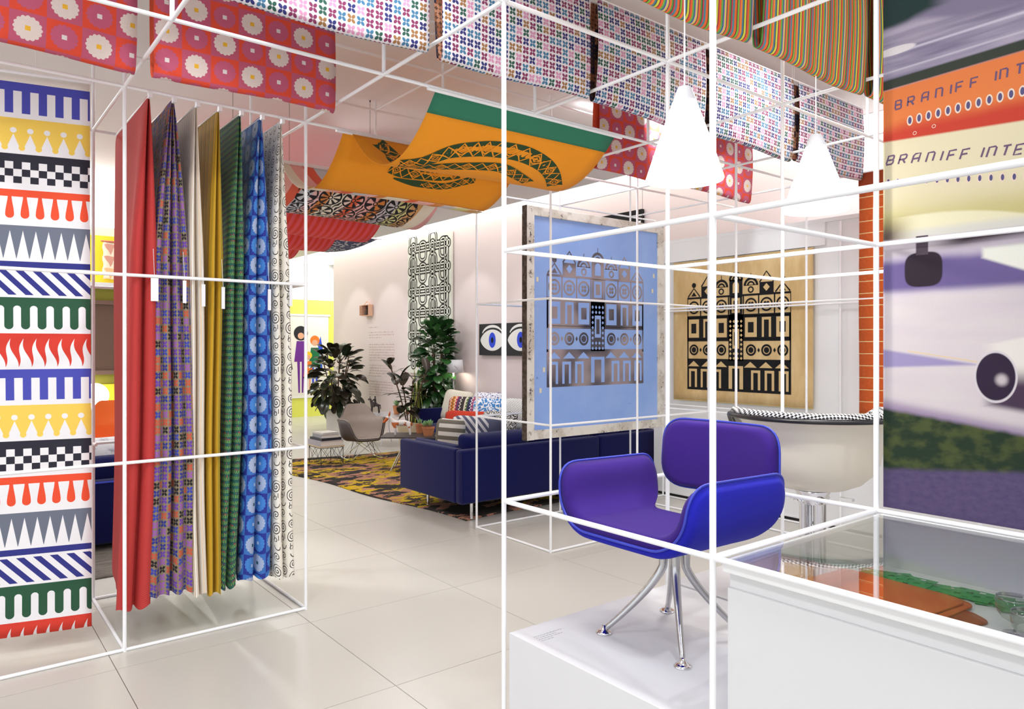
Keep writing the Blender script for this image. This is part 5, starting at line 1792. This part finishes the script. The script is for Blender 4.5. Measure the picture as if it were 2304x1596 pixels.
# far yellow wall: figure poster (plain stand-in shapes)
t = thing('figure_poster', 'cream poster of simple coloured standing figures on the yellow wall', 'poster', (4.90, 14.995, .46))
obj('sheet', MB().box(-.60, -.008, 0, .60, -.002, 1.90), mat('cream_sheet', (236, 230, 216), .8), t)
obj('batten', MB().box(-.62, -.02, 1.885, .64, -.0085, 1.925).box(-.62, -.02, -.02, .62, -.0085, .01), WHITE, t)
m = MB(); g0 = lambda k: (lambda a, b: (a, -.0086 - .0008 * k, b))
cl = [(236, 120, 30), (110, 40, 140), (20, 110, 60), (46, 80, 200), (30, 28, 32), (240, 196, 30), (226, 168, 130)]
cmats = [mat('poster_ink', c, .8) for c in cl]
for x, hz, hair, body, leg, s in ((-.42, 1.18, 5, 4, 4, .9), (-.08, 1.42, 4, 1, 1, 1.0), (.26, 1.26, 0, 2, 3, .95), (.10, .92, 5, 0, 6, .75)):
    k0 = 0 if x != .10 else 3
    m.poly([(x - .06 * s, .1), (x - .02 * s, .1), (x - .02 * s, hz - .55 * s), (x - .09 * s, hz - .55 * s)], g0(k0), leg); m.poly([(x + .02 * s, .1), (x + .06 * s, .1), (x + .09 * s, hz - .55 * s), (x + .02 * s, hz - .55 * s)], g0(k0), leg)
    m.poly([(x - .16 * s, hz - .6 * s), (x + .16 * s, hz - .6 * s), (x + .10 * s, hz - .12 * s), (x - .10 * s, hz - .12 * s)], g0(k0 + 1), body)
    m.disc((x, hz + .06 * s), (.17 if hair == 4 else .12) * s, g0(k0 + 1), hair, 24); m.disc((x, hz), .075 * s, g0(k0 + 2), 6, 20)
m.poly([(.34, .55), (.44, .6), (.46, 1.1), (.40, 1.42), (.34, 1.2)], g0(0), 3)
obj('print', m, cmats, t, smooth=False)

# ---------------------------------------------------------------- what shows in the gap left of the red cloth
OLV = mat('olive_paint', (150, 146, 50), .7); BRN = mat('brown_board', (112, 88, 74), .8)
t = thing('hutch', 'olive and yellow display hutch with a brown panel behind the banner', 'cabinet', (-.3, 8.98, 0))
obj('back', MB().box(-1.2, -.12, 0, .7, -.002, 2.36), OLV, t)
obj('shelf', MB().box(-1.2, -.30, 2.36, .7, -.002, 2.40), WHITE, t); obj('shelf', MB().box(-1.2, -.45, .835, .7, -.121, .87), WHITE, t)
obj('yellow_back', MB().box(-1.2, -.135, .88, .7, -.121, 1.16), mat('hutch_yellow', (250, 222, 60), .7), t)
obj('brown_panel', MB().box(-.95, -.15, 1.30, .30, -.122, 2.18), BRN, t, bevel=.004)
obj('panel_frame', MB().box(-.97, -.17, 1.28, .33, -.152, 1.33).box(-.97, -.17, 2.14, .33, -.152, 2.19).box(.27, -.17, 1.33, .33, -.152, 2.14), mat('brown_frame', (132, 106, 92), .7), t)
obj('yellow_board', MB().box(-1.2, -.04, 2.41, .7, -.002, 3.0), mat('board_yellow', (236, 206, 40), .7), t)
obj('shelf', MB().box(-1.2, -.45, .40, .7, -.121, .43), WHITE, t)


def quilt():
    u, v, p = uv()
    a = fract(u / .16) - .5; b = fract(v / .15)
    tr = ab(a) < b * .46
    c = ramp(rnd(floor(u / .16), floor(v / .15)), [(222, 160, 110), (206, 150, 130), (230, 180, 130), (200, 160, 150)])
    return mixc(mn(tr, b < .9), (236, 222, 196), c)


t = thing('quilt_hanging', 'cream and peach triangle patchwork hung above the hutch', 'wall hanging', (-.02, 8.90, 2.46))
obj('cloth', MB().grid(lambda a, b: (-.16 + .5 * a + .008 * math.sin(b * 20), .01 * math.sin(a * 6), .46 * b + .008 * math.sin(a * 15)), 10, 12, 0, lambda a, b: (a * .5, b * .46)), mat('patchwork', quilt, .9), t, solid=.004)
obj('rod', MB().tube([(-.18, 0, .47), (.36, 0, .47)], .01, 8), mat('red_rod', (206, 110, 90), .6), t)
obj('patch', MB().box(.03, -.014, .06, .16, -.008, .20), mat('plum_patch', (110, 60, 70), .9), t)
t = thing('globe_lamp', 'glowing white globe lamp on the hutch shelf', 'lamp', (-.29, 8.72, .871))
obj('globe', MB().lathe([(0, .01)] + [(.15 * math.sin(PI * k / 16), .16 - .15 * math.cos(PI * k / 16)) for k in range(1, 16)] + [(0, .31)], 32), mat('globe_glass', (250, 250, 245), .4, emit=(255, 248, 232), es=2.6), t, ang=180)
obj('base', MB().lathe([(0, 0), (.06, 0), (.06, .02), (0, .02)], 20), WHITE, t)
rn = random.Random(12); x = -.52
for c, cn in (((60, 40, 44), 'dark maroon'), ((150, 60, 56), 'brick red'), ((40, 60, 84), 'navy'), ((180, 150, 120), 'tan'), ((30, 30, 34), 'black'), ((130, 90, 70), 'brown'), ((70, 100, 90), 'grey green'), ((190, 180, 170), 'pale grey'), ((110, 40, 70), 'plum')):
    w_ = rn.uniform(.035, .055); h_ = rn.uniform(.27, .36)
    b = obj('book', MB().box(x, 8.98 - .40, .431, x + w_, 8.98 - .17, .431 + h_), mat('spine', c, .6), bevel=.003)
    tag(b, 'upright %s book on the hutch shelf under the globe lamp' % cn, 'book', 'books on the hutch shelf'); x += w_ + .002
shell_arm('tub_chair', 'orange tub chair with white edge in front of the hutch', (-.30, 7.55, .25), -.2, mat('white_shell', (236, 234, 230), .4), mat('orange_shell', (238, 112, 28), .5), False)
t = bpy.data.objects['tub_chair']
for sx, sy in ((-1, -1), (1, -1), (-1, 1), (1, 1)):
    obj('leg', MB().tube([(sx * .10, sy * .10, .262), (sx * .23, sy * .22, -.249)], .009, 8), CHROME, t)
t = thing('white_table', 'white table between the orange tub chair and the rear sofa', 'table', (-.9, 6.75, 0))
obj('top', MB().box(-.9, -.40, .66, .62, .40, .69), WHITE, t, bevel=.004)
obj('apron', MB().box(-.85, -.36, .46, .57, .36, .659), WHITE, t)
for sx in (-.80, .52):
    for sy in (-.32, .32): obj('leg', MB().tube([(sx, sy, 0), (sx, sy, .459)], .02, 10), WHITE, t)
t = thing('sofa', 'blue sofa glimpsed between the striped banner and the red cloth', 'sofa', (-1.9, 5.22, 0))
rb('back_panel', 0, 0, .05, 1.62, .14, .555, t); rb('arm', 1.62 - .12, .142, .05, 1.62, .9, .555, t); rb('arm', 0, .142, .05, .12, .9, .555, t)
rb('base', .12, .14, .05, 1.5, .88, .30, t); soft('seat_cushion', .8, .55, .37, 1.36, .74, .16, t); soft('back_cushion', .8, .23, .56, 1.34, .34, .18, t, axis='y')
obj('piping', MB().tube([(.0, -.003, .545), (1.62, -.003, .545)], .008, 6), mat('bright_blue_piping', (58, 72, 190), .7), t)


def furcol():
    x, y, z, p = objc()
    return mixc(sm(.5, .75, noise(p, 14.0, 4.0)), (236, 236, 238), (150, 150, 164))


FUR = mat('grey_fur', furcol, .95, sheen=.5, bump=lambda: noise(objc()[3], 60.0, 3.0), bs=1.0)
o = pillow('pale grey furry cushion on the sofa behind the banner', FUR, (-.66, 5.62, .5), .5, .36, .1, .25); 
r2 = obj('rug', MB().grid(lambda a, b: (-2.4 + 2.1 * a, 4.45 + 1.9 * b, .012), 20, 20), mat('grey_rug', lambda: mulc(mixc(noise(vec(objc()[0] * 6.0, objc()[1] * 22.0), 1.0, 4.0), (46, 42, 40), (150, 140, 128)), .7 + noise(objc()[3], 60.0, 3.0) * .6), .95, bump=lambda: noise(objc()[3], 40.0, 3.0), bs=1.0))
q = r2.modifiers.new('t', 'SOLIDIFY'); q.thickness = .011; q.offset = -1
tag(r2, 'dark mottled grey rug behind the striped banner', 'rug')
